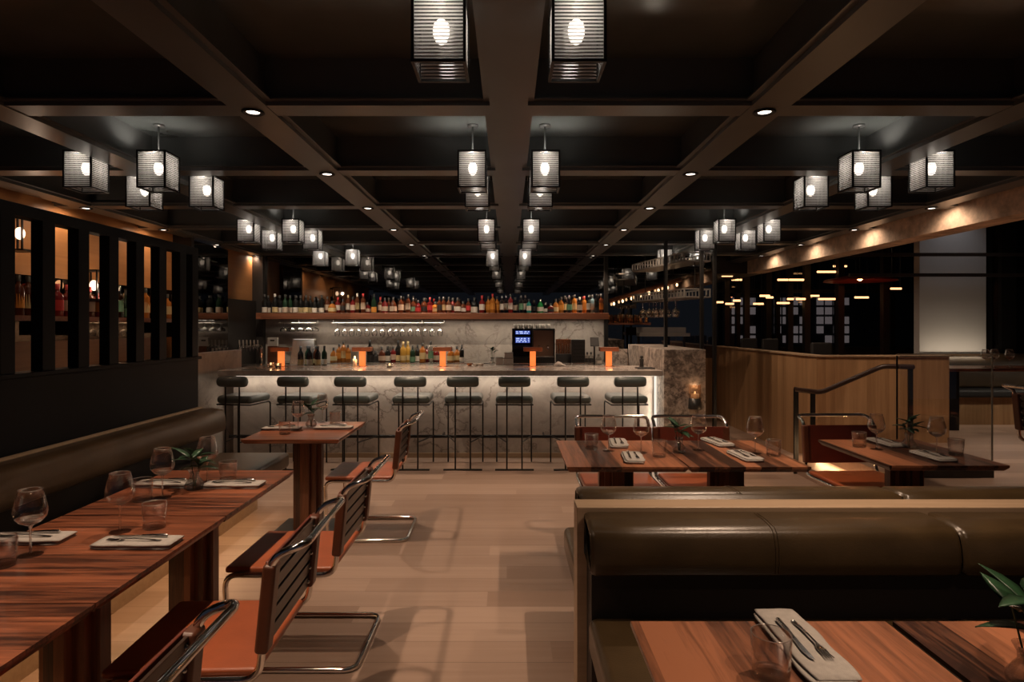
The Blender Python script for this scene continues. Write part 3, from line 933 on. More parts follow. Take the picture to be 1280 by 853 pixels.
def place(x, y, z, rz, where, fork=True, long=1.0):
    """folded linen napkin with fork and knife on it, length along local x"""
    global na0, fo0, kn0
    if na0 is None:
        b = MB()
        for q, (za, zb, sx, sy) in enumerate(((0.0, 0.006, 0.0, 0.0), (0.0058, 0.012, 0.005, -0.005), (0.0118, 0.019, -0.004, 0.004))):
            nn = 14; vs = []; fs = []
            for i in range(nn + 1):
                tt = 2 * i / nn - 1
                px = 0.138 * tt + sx
                hw = 0.056 * (1 - 0.10 * abs(tt) ** 10) + 0.0015 * math.sin(i * 1.1 + q)
                wv = 0.0016 * math.sin(i * 0.8 + q * 2.0)
                dz = -0.0022 * abs(tt) ** 6 if q == 2 else 0.0
                for (py, pz) in ((-hw + 0.004, za), (-hw, (za + zb) / 2), (-hw + 0.006, zb + dz), (-hw * 0.4, zb + 0.0008 + dz + wv * 0.5), (hw * 0.4, zb + 0.0008 + dz - wv * 0.5), (hw - 0.006, zb + dz), (hw, (za + zb) / 2), (hw - 0.004, za)):
                    vs.append((px, py + sy + wv, pz))
            for i in range(nn):
                for k in range(8):
                    fs.append((i * 8 + k, (i + 1) * 8 + k, (i + 1) * 8 + (k + 1) % 8, i * 8 + (k + 1) % 8))
            fs.append(tuple(range(8))); fs.append(tuple(range(nn * 8 + 7, nn * 8 - 1, -1)))
            b.add(vs, fs, True)
        na0 = b.build('linen_napkin', linen, None, (x, y, z), rz)
        tag(na0, 'folded grey linen napkin ' + where, 'napkin', 'folded napkins on the tables')
        # fork
        fo0 = thing('table_fork', 'steel fork lying on the napkin ' + where, 'fork', (x, y, z), rz, 'forks on the napkins')
        h = [(-0.095, 0.020, 0.0215, 0.0065), (-0.085, 0.020, 0.0215, 0.0075), (-0.05, 0.020, 0.025, 0.0045), (0.0, 0.020, 0.027, 0.003), (0.03, 0.020, 0.0265, 0.0035), (0.042, 0.020, 0.025, 0.009), (0.055, 0.020, 0.0235, 0.0115)]
        b = MB(); vs = []; fs = []
        for (px, py, pz, hw) in h:
            vs += [(px, py - hw, pz), (px, py + hw, pz), (px, py + hw * 0.6, pz + 0.002), (px, py - hw * 0.6, pz + 0.002)]
        for i in range(len(h) - 1):
            for k in range(4):
                fs.append((i * 4 + k, i * 4 + (k + 1) % 4, (i + 1) * 4 + (k + 1) % 4, (i + 1) * 4 + k))
        fs.append((0, 1, 2, 3)); fs.append((27, 26, 25, 24))
        b.add(vs, fs, True).build('handle', cutl, fo0)
        for j in range(4):
            yy = 0.020 + (j - 1.5) * 0.0056
            MB().tube([(0.053, yy, 0.0245), (0.072, yy, 0.023), (0.095, yy, 0.0265)], [0.002, 0.0018, 0.0011], 6).build('tine', cutl, fo0)
        kn0 = thing('table_knife', 'steel knife lying on the napkin ' + where, 'knife', (x, y, z), rz, 'knives on the napkins')
        b = MB().tube([(-0.098, -0.020, 0.026), (-0.09, -0.020, 0.0265), (-0.04, -0.020, 0.0265), (-0.005, -0.020, 0.0255)], [0.003, 0.0065, 0.0055, 0.004], 8)
        b.build('handle', cutl, kn0)
        vs = [(-0.005, -0.024, 0.0235), (0.06, -0.029, 0.0235), (0.09, -0.025, 0.0235), (0.1, -0.017, 0.0235), (-0.005, -0.015, 0.0235)]
        vs += [(px, py, 0.0255) for (px, py, pz) in vs]
        MB().add(vs, [(4, 3, 2, 1, 0), (5, 6, 7, 8, 9)] + [(i, (i + 1) % 5, 5 + (i + 1) % 5, 5 + i) for i in range(5)]).build('blade', cutl, kn0)
    else:
        dup(na0, (x, y, z), rz, 'folded grey linen napkin ' + where).scale = (long, 1, 1)
        if fork:
            dup(fo0, (x, y, z), rz, 'steel fork lying on the napkin ' + where)
            dup(kn0, (x, y, z), rz, 'steel knife lying on the napkin ' + where)


def leaf(p, d, ln, wd, up=(0, 0, 1)):
    p = Vector(p); d = Vector(d).normalized()
    s = d.cross(Vector(up)); s = s.normalized() if s.length > 1e-3 else Vector((1, 0, 0))
    nn = s.cross(d)
    prof = [(0, 0.06), (0.2, 0.7), (0.45, 1.0), (0.7, 0.75), (0.9, 0.3), (1.0, 0.02)]
    vs = []
    for (t, w) in prof:
        c = p + d * ln * t - nn * ln * 0.22 * t * t
        vs += [c - s * wd * w / 2 + nn * wd * w * 0.14, c - nn * 0.0012, c + s * wd * w / 2 + nn * wd * w * 0.14, c + nn * 0.0012]
    fs = []
    for i in range(len(prof) - 1):
        for k in range(4):
            fs.append((i * 4 + k, i * 4 + (k + 1) % 4, (i + 1) * 4 + (k + 1) % 4, (i + 1) * 4 + k))
    return vs, fs


def vase(x, y, z, label, seed, n=10, size=0.075, flower=False, spread=1.0, hgt=0.0):
    rnd = random.Random(seed)
    t = thing('bud_vase', label, 'vase', (x, y, z), 0, 'small glass vases with leaves')
    MB().lathe([(0.0001, 0.0), (0.030, 0.0), (0.040, 0.012), (0.042, 0.028), (0.030, 0.048), (0.020, 0.062), (0.021, 0.078), (0.030, 0.095), (0.029, 0.095), (0.019, 0.078), (0.018, 0.062), (0.028, 0.046), (0.039, 0.028), (0.037, 0.014), (0.0001, 0.008)], n=24).build('glass_body', glass, t)
    st = MB(); tips = []
    for k in range(3):
        a = 2 * PI * k / 3 + rnd.random()
        tip = (0.03 * math.cos(a), 0.03 * math.sin(a), 0.135 + hgt + 0.02 * k)
        st.tube([(0.004 * math.cos(a), 0.004 * math.sin(a), 0.012), (0.008 * math.cos(a), 0.008 * math.sin(a), 0.07), tip], 0.0022, 6)
        tips.append(tip)
    st.build('stem', stemm, t)
    for k in range(n):
        a = 2 * PI * k / n * 1.618 * 2
        el = rnd.uniform(-0.05, 1.1)
        base = tips[k % 3]
        bz = (base[0] * 0.6, base[1] * 0.6, base[2] - rnd.random() * 0.035)
        vs, fs = leaf(bz, (math.cos(a) * spread, math.sin(a) * spread, el), size * rnd.uniform(0.75, 1.2), size * 0.42)
        MB().add(vs, fs, True).build('leaf', leafm, t)
    if flower:
        b = MB()
        for k in range(7):
            a = 2 * PI * k / 7
            vs, fs = leaf((-0.01, -0.03, 0.15 + hgt), (math.cos(a), math.sin(a), 0.55), 0.045, 0.034); b.add(vs, fs, True)
        b.build('flower', petal, t)
    return t


Z = 0.75
t3, t2, tf = 'on the end table of the partition row', 'on the middle table of the partition row', 'on the lone table before the bar'
ta, tb, tr, tg = 'on the aisle end table behind the banquettes', 'on the vase table behind the banquettes', 'on the table beside the steps', 'on the foreground table'


def W(px, py, lab): x, y = TB(px, py); wine_glass(x, y, Z, 'clear stemmed wine glass ' + lab)
def U(px, py, lab): x, y = TB(px, py); tumbler(x, y, Z, 'clear water tumbler ' + lab)
def P(px, py, rz, lab): x, y = TB(px, py); place(x, y, Z, rz, lab)


BS, AS = 'bench side, ', 'aisle side, '
P(36, 676, PI + R(2), BS + t2); P(172, 681, R(180), AS + t2); P(206, 607, R(176), BS + t3); P(292, 608, R(180), AS + t3)
W(38, 694, BS + t2); U(2, 708, BS + t2); W(150, 665, AS + t2); U(193, 660, AS + t2)
W(203, 622, BS + t3); U(178, 626, BS + t3); W(259, 603, AS + t3); U(285, 601, AS + t3)
P(352, 537, R(180), BS + tf); P(417, 536, R(180), AS + tf)
W(372.6, 539, BS + tf); W(403, 528, AS + tf); U(356, 543, BS + tf); U(418.6, 530, AS + tf)
CS, QS = 'chair side, ', 'banquette side, '
P(772.8, 556, R(-95), CS + ta); P(791, 574, R(-95), QS + ta); P(896.5, 554.5, R(-80), CS + tb); P(931, 572, R(-85), QS + tb)
U(739.6, 561.5, CS + ta); W(760.7, 564, CS + ta); W(801.5, 566, QS + ta); U(824, 571, QS + ta)
W(873, 563, CS + tb); W(943.8, 567, QS + tb); U(967, 570, QS + tb)
U(1074, 559, CS + tr); W(1095.5, 562, CS + tr); P(1108, 555, R(-88), CS + tr); P(1166, 572, R(-88), QS + tr); W(1171, 567, QS + tr); U(1195, 569, QS + tr)
place(0.708, 1.515, Z, R(-90), tg, True, 1.22)
U(964, 846, tg)
for (px, py, lab, sd, n, sz, fl) in ((243, 612, 'glass bud vase of dark leaves on the end table of the partition row', 3, 13, 0.10, False),
                                     (389, 534, 'glass bud vase of dark leaves on the lone table before the bar', 5, 12, 0.10, False),
                                     (849, 566, 'glass bud vase of dark leaves between the two tables behind the banquettes', 8, 11, 0.10, False),
                                     (1136, 560, 'glass bud vase of pointed dark leaves on the table beside the steps', 12, 13, 0.10, False)):
    x, y = TB(px, py); vase(x, y, Z, lab, sd, n, sz, fl)
x, y = TB(1286, 862); vase(x, y, Z, 'glass vase of long dark leaves and a white flower in the bottom corner', 21, 12, 0.11, True, 1.0, 0.02)

# ------------------------------------------------------------------ bottles
PROF = {
    'W': [(0.0001, 0), (0.036, 0), (0.038, 0.006), (0.038, 0.185), (0.032, 0.205), (0.016, 0.230), (0.0145, 0.245), (0.0145, 0.300), (0.0001, 0.300)],
    'S': [(0.0001, 0), (0.038, 0), (0.040, 0.006), (0.040, 0.170), (0.034, 0.188), (0.015, 0.210), (0.0135, 0.225), (0.0135, 0.275), (0.0001, 0.275)],
    'Q': [(0.0001, 0), (0.050, 0), (0.053, 0.008), (0.052, 0.090), (0.042, 0.115), (0.017, 0.135), (0.015, 0.145), (0.015, 0.175), (0.0001, 0.175)],
    'T': [(0.0001, 0), (0.034, 0), (0.035, 0.006), (0.037, 0.215), (0.030, 0.232), (0.014, 0.250), (0.013, 0.265), (0.013, 0.315), (0.0001, 0.315)],
    'R': [(0.0001, 0), (0.045, 0), (0.048, 0.008), (0.046, 0.120), (0.036, 0.155), (0.016, 0.180), (0.014, 0.195), (0.014, 0.235), (0.0001, 0.235)],
}
LABZ = {'W': (0.03, 0.10), 'S': (0.05, 0.14), 'Q': (0.025, 0.075), 'T': (0.06, 0.17), 'R': (0.03, 0.10)}
KIND = {'W': 'wine', 'S': 'spirit', 'Q': 'squat', 'T': 'tall', 'R': 'round-shouldered'}
BC = {}


def bottle(x, y, z, code, label, group, s=1.0):
    """code: shape, glass colour, label colour, cap colour"""
    key = (code, round(s, 2))
    if key in BC:
        return dup(BC[key], (x, y, z), random.random(), label, group)
    sh, g, lb, cp = code
    t = thing('bottle', label, 'bottle', (x, y, z), 0, group)
    pr = [(r * max(s, 0.8) * 1.12, zz * s) for r, zz in PROF[sh]]
    MB().lathe(pr, n=14).build('glass_body', BOT[g], t)
    if lb != '-':
        a, b = LABZ[sh]
        if g in 'kg': a, b = 0.012, 0.095
        rr = max(r for r, zz in pr if zz < b * s + 0.02) + 0.0012
        MB().lathe([(rr, a * s), (rr, b * s)], n=16).build('label', LAB[lb], t)
    top = pr[-1][1]
    MB().lathe([(pr[-3][0] + 0.0015, top - 0.045 * s), (pr[-3][0] + 0.002, top + 0.003), (0.0001, top + 0.003)], n=12).build('cap', CAPM[cp], t)
    BC[key] = t
    return t


SHELF = [  # pixel x, code, height scale
    (331.0, 'Wkwk', 0.90), (335.5, 'Wkwk', 0.86), (343.8, 'Wkyw', 0.93), (349.8, 'Wkwk', 0.88), (356.5, 'Wgpk', 0.90), (362.8, 'Wgpk', 0.88), (369.5, 'Wkwk', 0.86),
    (375.8, 'Wkyk', 0.88), (382.5, 'Wkyk', 0.86), (388.0, 'Wkyk', 0.84), (393.3, 'Skwk', 0.80), (397.8, 'Skwk', 0.80), (402.2, 'Tkwk', 0.82), (409.2, 'Sbpk', 0.90), (415.3, 'Qayk', 1.0),
    (422.2, 'Srwr', 0.86), (428.5, 'Sbkk', 0.75), (435.1, 'Tbwg', 0.85), (441.0, 'Srpk', 0.85), (446.6, 'Tbyw', 0.92), (453.9, 'Tbpr', 0.90), (459.2, 'Qrpk', 0.90), (467.4, 'Wgok', 0.92), (475.5, 'Sbpr', 0.86),
    (481.0, 'Rrpk', 0.95), (486.0, 'Sbkk', 0.82), (491.3, 'Rbpk', 0.98), (501.0, 'Sbpk', 0.92), (510.0, 'Tbpk', 0.84), (516.4, 'Rbgk', 0.95), (522.6, 'Rrrk', 0.80), (530.2, 'Rbkk', 0.95), (537.4, 'Srrr', 0.82),
    (544.0, 'Qayk', 0.95), (549.5, 'Sbkk', 0.85), (554.6, 'Tbyk', 0.76), (561.0, 'Sbpk', 0.84), (566.0, 'Srkk', 0.82), (572.2, 'Rbwk', 0.95), (579.0, 'Qbwk', 1.0), (585.5, 'Sbrk', 0.76), (592.9, 'Rkwk', 0.98), (602.5, 'Srwr', 0.92),
    (610.4, 'Saok', 0.92), (615.8, 'Taor', 0.88), (621.2, 'Saok', 0.90), (627.4, 'Tcws', 0.80), (632.4, 'Tcws', 0.86), (638.2, 'Trws', 0.88), (644.1, 'Scpk', 0.84), (651.4, 'Tcgs', 0.82), (656.6, 'Tcws', 0.85),
    (661.0, 'Stwk', 0.74), (667.7, 'Sckk', 0.70), (675.6, 'Rews', 0.88), (682.1, 'Qcws', 0.90), (688.4, 'Qrkk', 0.80), (694.6, 'Rayk', 0.88), (701.5, 'Saok', 0.84), (706.0, 'Tcyk', 0.82), (711.6, 'Scgs', 0.90),
    (718.1, 'Tayk', 0.86), (724.7, 'Scpw', 0.84), (730.4, 'Taor', 0.80), (736.0, 'Tcws', 0.84), (740.6, 'Tuws', 0.86), (746.0, 'Tkkk', 0.88), (751.3, 'Tbok', 0.90)]
ORDN = ['first', 'second', 'third', 'fourth', 'fifth', 'sixth', 'seventh', 'eighth', 'ninth', 'tenth']


def nth(n):
    if n <= 10: return ORDN[n - 1]
    return '%d%s' % (n, 'th' if 10 <= n % 100 <= 20 else {1: 'st', 2: 'nd', 3: 'rd'}.get(n % 10, 'th'))


for i, (px, code, s) in enumerate(SHELF):
    yb = (9.19, 9.31)[i % 2] + (0.02 if i % 4 > 1 else 0.0)
    x = (px - CX) * yb / F
    lab = '%s glass %s bottle%s, %s from the left on the walnut shelf' % (BNAME[code[1]], KIND[code[0]], '' if code[2] == '-' else ' with %s label' % LNAME[code[2]], nth(i + 1))
    bottle(x, yb, 1.72, code, lab, 'bottles on the walnut shelf', s)

BACK = [(417.0, 'Rayk', 0.8, 0), (424.0, 'Saok', 0.85, 0), (429.5, 'Tayk', 0.85, 1), (435.0, 'Saok', 0.8, 0), (462.3, 'Wkkk', 0.95, 1), (469.5, 'Qkkk', 0.8, 0),
        (477.5, 'Rbpk', 0.85, 0), (484.5, 'Rkwk', 0.85, 0), (491.5, 'Srpk', 0.75, 0), (497.8, 'Wkyk', 0.92, 0), (503.8, 'Wyyg', 0.88, 0), (509.8, 'Wyyg', 0.88, 0), (515.8, 'Sggk', 0.78, 0),
        (522.0, 'Skwk', 0.80, 0), (528.3, 'Sayk', 0.9, 0), (533.5, 'Srpk', 0.75, 0), (538.5, 'Tcgk', 0.85, 0), (545.2, 'Rrpk', 0.85, 0), (563.5, 'Rayk', 0.85, 0), (571.2, 'Rayk', 0.85, 0), (577.2, 'Tkwk', 0.7, 0)]
for i, (px, code, s, d) in enumerate(BACK):
    yb = (8.96, 9.10)[i % 2] + 0.12 * d
    bottle((px - CX) * yb / F, yb, 1.01, code, '%s %s bottle, %s from the left on the back counter under the shelf' % (BNAME[code[1]], KIND[code[0]], nth(i + 1)), 'bottles on the back counter', s * 1.12)

# hanging stemware: rails and glasses
hr = thing('stemware_rack', 'long rail of hanging wine glasses under the shelf', 'glass rack', (0, 0, 0))
xa, xb = (416 - CX) * 9.25 / F, (555 - CX) * 9.25 / F
hb = MB()
for y in (9.20, 9.24, 9.32, 9.36):
    hb.rod((xa, y, 1.575), (xb, y, 1.575), 0.004)
for k in range(6):
    x = xa + (xb - xa) * k / 5
    hb.rod((x, 9.20, 1.575), (x, 9.36, 1.575), 0.004); hb.rod((x, 9.28, 1.575), (x, 9.28, 1.63), 0.004)
hb.build('rail', steel, hr)
hr2 = thing('stemware_rack', 'short rail of hanging coupe glasses at the shelf end', 'glass rack', (0, 0, 0))
xa, xb = (349 - CX) * 9.25 / F, (396 - CX) * 9.25 / F
hb = MB()
for y in (9.20, 9.24, 9.32, 9.36):
    hb.rod((xa, y, 1.575), (xb, y, 1.575), 0.004)
for k in range(3):
    x = xa + (xb - xa) * k / 2
    hb.rod((x, 9.20, 1.575), (x, 9.36, 1.575), 0.004); hb.rod((x, 9.28, 1.575), (x, 9.28, 1.63), 0.004)
hb.build('rail', steel, hr2)


def hang(name, prof, x, y, z, label, group, first):
    if first is None:
        t = MB().lathe(prof, n=18).build(name, hglass, None, (x, y, z))
        return tag(t, label, 'glass', group)
    dup(first, (x, y, z), label=label)
    return first


wprof = [(0.0001, 0.008), (0.036, 0.004), (0.036, 0.002), (0.005, -0.004), (0.0035, -0.08), (0.006, -0.092), (0.030, -0.105), (0.043, -0.13), (0.042, -0.16), (0.034, -0.195), (0.033, -0.195)]
cprof = [(0.0001, 0.008), (0.034, 0.004), (0.034, 0.002), (0.005, -0.004), (0.0035, -0.055), (0.007, -0.065), (0.042, -0.08), (0.052, -0.10), (0.051, -0.125), (0.050, -0.125)]
g0 = None
for i, px in enumerate((421.6, 431, 439.7, 448.5, 458.6, 468, 478, 487.6, 495, 503, 513, 522.7, 531.4, 540, 550)):
    g0 = hang('hanging_wine_glass', wprof, (px - CX) * 9.22 / F, 9.22, 1.575, 'upside-down wine glass, %s from the left on the long hanging rail' % nth(i + 1), 'wine glasses hanging under the shelf', g0)
g1 = None
for i, px in enumerate((354.5, 359.8, 365.1, 370.4, 375.7, 381, 386.3, 391.6)):
    g1 = hang('hanging_coupe_glass', cprof, (px - CX) * 9.22 / F, 9.22 + 0.1 * (i % 2), 1.575, 'upside-down coupe glass, %s from the left on the short hanging rail' % nth(i + 1), 'coupe glasses hanging at the shelf end', g1)

# ------------------------------------------------------------------ things on the bar
bl0 = None
for i, px in enumerate((351.5, 453.0, 553.5, 666.0, 761.0)):
    yb = 7.68
    x = (px - CX) * yb / F
    lab = '%s small bar lamp with walnut cap and glowing orange post, counted from the left' % ('first', 'second', 'third', 'fourth', 'fifth')[i]
    if bl0 is None:
        t = thing('bar_lamp', lab, 'lamp', (x, yb, 1.036), 0, 'walnut capped lamps on the bar')
        MB().box(-0.115, 0.115, -0.06, 0.06, 0.185, 0.235).build('cap_shade', walshelf, t, bevel=0.003)
        MB().box(-0.035, 0.035, -0.028, 0.028, 0.008, 0.185).build('post', orange, t, bevel=0.004)
        MB().box(-0.06, 0.06, -0.045, 0.045, 0.0, 0.008).build('base', copper, t, bevel=0.002)
        bl0 = t
    else:
        dup(bl0, (x, yb, 1.036), label=lab)
    point_light(x, yb - 0.12, 1.12, 0.5, (1.0, 0.35, 0.12))


def tealight(px, yb, label, r=0.035, h=0.055, first=[None]):
    x = (px - CX) * yb / F
    if first[0] is None:
        t = thing('candle_holder', label, 'candle', (x, yb, 1.036), 0, 'candles on the bar')
        MB().lathe([(0.0001, 0), (r, 0), (r + 0.006, h), (r + 0.004, h), (r - 0.002, 0.006), (0.0001, 0.006)], n=18).build('glass_cup', glass, t)
        MB().lathe([(0.0001, 0.0065), (r - 0.006, 0.0065), (r - 0.006, 0.028), (0.0001, 0.028)], n=14).build('wax', wax, t)
        MB().ball((0, 0, 0.038), 0.008, 1.5, 8, 6).build('flame', flame, t)
        first[0] = t
    else:
        dup(first[0], (x, yb, 1.036), label=label)
    point_light(x, yb, 1.09, 0.25, (1.0, 0.5, 0.2), 0.01)


tealight(338.5, 7.55, 'glass candle left of the first bar lamp'); tealight(347.5, 7.40, 'glass candle in front of the first bar lamp')
tealight(487, 7.40, 'glass candle on the bar between the second and third lamps')
cd = thing('pillar_candle', 'pale pillar candle burning beside the second bar lamp', 'candle', ((443.5 - CX) * 7.6 / F, 7.6, 1.036))
MB().lathe([(0.0001, 0), (0.026, 0), (0.026, 0.085), (0.020, 0.095), (0.0001, 0.092)], n=18).build('wax', wax, cd)
MB().ball((0, 0, 0.112), 0.011, 1.8, 8, 6).build('flame', flame, cd)
point_light((443.5 - CX) * 7.6 / F, 7.56, 1.16, 0.3, (1.0, 0.55, 0.25), 0.01)
# candle lantern on the marble wing
sl = thing('candle_sconce', 'copper and black candle sconce fixed to the veined marble end wall', 'sconce', ((868 - CX) * 6.9 / F, 6.88, 0.62))
MB().lathe([(0.0001, 0), (0.070, 0), (0.072, 0.006), (0.066, 0.12), (0.063, 0.12), (0.066, 0.01), (0.0001, 0.008)], n=20).build('black_cup', steelp, sl)
MB().lathe([(0.062, 0.05), (0.064, 0.265), (0.061, 0.265), (0.059, 0.05)], n=20).build('glass_cylinder', thin_glass('amber_glass', (1.0, 0.88, 0.76), 0.0, 0.4, 0.10), sl)
MB().lathe([(0.0001, 0.01), (0.045, 0.01), (0.045, 0.165), (0.0001, 0.165)], n=16).build('wax', wax, sl)
MB().ball((0, 0, 0.18), 0.008, 1.8, 8, 6).build('flame', emit('low_flame', (1.0, 0.6, 0.3), 2.0), sl)
MB().box(-0.02, 0.02, 0.0, 0.045, 0.02, 0.05).build('bracket', black, sl)
point_light((868 - CX) * 6.9 / F, 6.88, 0.86, 0.15, (1.0, 0.55, 0.28), 0.015)

# coffee machine with two lit displays
cm = thing('coffee_machine', 'black and steel coffee machine with two blue displays under the shelf', 'coffee machine', ((666.5 - CX) * 8.95 / F, 8.95, 1.01)); cm.scale = (1, 1, 0.915)
b = MB()
for (xa, xb) in ((-0.30, -0.285), (-0.025, 0.0), (0.285, 0.30)):
    b.box(xa, xb, -0.12, 0.2, 0, 0.53)
b.box(-0.30, 0.30, -0.12, 0.2, 0.515, 0.53); b.box(-0.30, 0.30, -0.14, 0.2, 0.0, 0.09); b.box(-0.30, 0.30, 0.12, 0.2, 0.0, 0.53)
b.box(-0.285, -0.02, -0.1, 0.15, 0.36, 0.40); b.box(-0.285, -0.02, -0.06, 0.15, 0.21, 0.26)
b.build('housing', black, cm, bevel=0.003)
for z, h in ((0.44, 0.055), (0.31, 0.085)):
    sc = MB().box(-0.255, -0.05, -0.125, -0.118, z, z + h).build('display', blue, cm)
    tx = MB(); rr = random.Random(int(z * 100))
    for r_ in range(2 if h < 0.06 else 3):
        xx = -0.245
        while xx < -0.07:
            ww = rr.uniform(0.02, 0.05)
            tx.box(xx, min(xx + ww, -0.06), -0.127, -0.1255, z + 0.01 + r_ * 0.025, z + 0.022 + r_ * 0.025); xx += ww + rr.uniform(0.008, 0.03)
    tx.build('display_lines', bluetxt, sc)
MB().box(0.0, 0.285, -0.02, 0.12, 0.10, 0.50).build('brew_panel', plain('brew_panel_bronze', (0.30, 0.19, 0.13), 0.3, 0.8), cm)
b = MB()
for x in (0.08, 0.2):
    b.tube(fillet([(x, -0.02, 0.26), (x, -0.09, 0.26), (x, -0.09, 0.20)], 0.03), 0.014, 8)
    b.rod((x, -0.09, 0.25), (x, -0.2, 0.24), 0.012)
b.build('group_head', chrome, cm)
MB().box(0.0, 0.285, -0.14, -0.02, 0.09, 0.105).build('drip_tray', steel, cm)
cup0 = None
for i, dx in enumerate((-0.25, -0.175, -0.10, -0.025, 0.06, 0.135, 0.21)):
    X_, Y_, Z_ = (666.5 - CX) * 8.95 / F + dx, 8.95, 1.496
    lab = 'white cup, %s from the left on top of the coffee machine' % nth(i + 1)
    if cup0 is None:
        t = thing('coffee_cup', lab, 'cup', (X_, Y_, Z_), 0, 'white cups on the coffee machine')
        MB().lathe([(0.0001, 0.0), (0.022, 0.0), (0.024, 0.005), (0.032, 0.03), (0.034, 0.062), (0.032, 0.062), (0.029, 0.03), (0.0001, 0.008)], n=16).build('cup_body', white, t)
        MB().tube(fillet([(0.030, 0, 0.05), (0.052, 0, 0.05), (0.050, 0, 0.018), (0.030, 0, 0.018)], 0.012, 3), 0.004, 6).build('handle', white, t)
        cup0 = t
    else:
        dup(cup0, (X_, Y_, Z_), -1.2, lab)


def single(name, label, cat, mb, mat, bevel=0.0, group=None):
    return tag(mb.build(name, mat, bevel=bevel), label, cat, group)


def xb(px, Y): return (px - CX) * Y / F


# black speaker box, copper caddy, dish towel, ice bin, tap tower, plant, boxes
sp = thing('speaker_box', 'black ribbed box standing on the back counter right of the coffee machine', 'box', (xb(722.5, 8.9), 8.9, 1.01))
b = MB().box(-0.092, 0.092, -0.08, 0.08, 0, 0.33); b.build('case', blackm, sp, bevel=0.004)
for k in range(6):
    MB().box(-0.085, 0.085, -0.086, -0.08, 0.03 + 0.05 * k, 0.055 + 0.05 * k).build('front_rib', black, sp)
cb = thing('copper_caddy', 'copper caddy of tools between coffee machine and black box', 'caddy', (xb(704.5, 9.0), 9.0, 1.01))
MB().box(-0.11, 0.11, -0.05, 0.07, 0.0, 0.12).build('tray', blackm, cb, bevel=0.004)
MB().box(-0.11, 0.11, 0.05, 0.07, 0.12, 0.33).build('back_plate', copper, cb, bevel=0.003)
b = MB()
for k in range(6):
    b.rod((-0.09 + 0.035 * k, 0.0, 0.1), (-0.095 + 0.038 * k, -0.02, 0.24 + 0.02 * (k % 3)), 0.007)
b.build('bar_tool', steel, cb)
fb = []
rr = random.Random(4); b = MB()
vs = []; fs = []
for i in range(9):
    for j in range(7):
        vs.append((-0.07 + 0.0175 * i, -0.05 + 0.016 * j, 0.012 + 0.045 * math.exp(-((i - 3.5) ** 2 + (j - 3) ** 2) / 7) + rr.uniform(0, 0.012)))
for i in range(8):
    for j in range(6):
        fs.append((i * 7 + j, (i + 1) * 7 + j, (i + 1) * 7 + j + 1, i * 7 + j + 1))
tw = b.add(vs, fs, True).build('bar_cloth', linen, None, (xb(699, 7.75), 7.72, 1.024)); tag(tw, 'crumpled pale cloth on the bar below the copper caddy', 'cloth')
so = tw.modifiers.new('solid', 'SOLIDIFY'); so.thickness = 0.006; so.offset = 1
ib = thing('ice_bin', 'bright steel ice bin lit from above at the left of the back bar', 'ice bin', (xb(380, 8.68), 8.68, 1.0))
vs = [(-0.17, -0.1, 0), (0.17, -0.1, 0), (0.17, 0.1, 0), (-0.17, 0.1, 0), (-0.15, -0.02, 0.34), (0.15, -0.02, 0.34), (0.15, 0.1, 0.34), (-0.15, 0.1, 0.34)]
MB().add(vs, [(3, 2, 1, 0), (4, 5, 6, 7), (0, 1, 5, 4), (1, 2, 6, 5), (2, 3, 7, 6), (3, 0, 4, 7)]).build('bin_body', steel, ib, bevel=0.006)
MB().box(-0.14, 0.14, -0.03, 0.08, 0.34, 0.35).build('lid', white, ib, bevel=0.002)
spot(xb(380, 8.6), 8.35, 1.62, 6.0, R(80), 0.5, (1.0, 0.92, 0.82), 0.02, aim=(xb(380, 8.6), 8.6, 1.15))
stand = MB().box(-3.74, 1.6, 8.38, 8.79, 0.0, 1.0).build('under_bar_unit', steel); tag(stand, 'long steel work station behind the bar', 'work station')
for i, (px, code) in enumerate(((365.5, 'Wkyk'), (371.5, 'Wgyk'), (377.0, 'Wkwk'), (382.5, 'Wbyk'), (388.0, 'Wkyk'), (393.5, 'Wgwk'))):
    bottle(xb(px, 8.1), (8.42, 8.52)[i % 2], 1.0, code, '%s wine bottle before the ice bin, %s from the left' % (BNAME[code[1]], nth(i + 1)), 'bottles before the ice bin', 0.86)
tp = thing('beer_tap_tower', 'beer tap tower with six pale handles at the left end of the back bar', 'beer taps', (xb(313, 8.62), 8.62, 1.0))
b = MB().tube(fillet([(-0.15, 0, 0), (-0.15, 0, 0.25), (0.15, 0, 0.25), (0.15, 0, 0)], 0.04), 0.025, 10); b.build('tower', chrome, tp)
for k in range(6):
    x = -0.125 + 0.05 * k
    MB().tube(fillet([(x, -0.02, 0.25), (x, -0.08, 0.24), (x, -0.085, 0.18)], 0.02), 0.008, 8).build('spout', chrome, tp)
    MB().tube([(x, -0.05, 0.255), (x, -0.06, 0.31), (x, -0.062, 0.34)], [0.006, 0.011, 0.009], 8).build('tap_handle', white, tp)
pl = vase(xb(615.6, 8.7), 8.7, 1.0, 'dark leafy sprig in a glass vase on the back bar beside white boxes', 31, 9, 0.085, False, 0.8, 0.04)
for i, (px, z, w, h) in enumerate(((624.5, 1.0, 0.050, 0.10), (635.6, 1.0, 0.066, 0.09), (636, 1.09, 0.058, 0.075))):
    t = thing('white_canister', ('small white canister beside the dark sprig', 'wide white canister at the foot of the coffee machine', 'white canister stacked on the wide one')[i], 'canister', (xb(px, 8.7), 8.68, z), 0, 'white canisters on the back bar')
    MB().box(-w, w, -0.05, 0.05, 0, h - 0.012).build('canister_body', white, t, bevel=0.006)
    MB().box(-w - 0.002, w + 0.002, -0.052, 0.052, h - 0.012, h).build('lid', wframe, t, bevel=0.003)
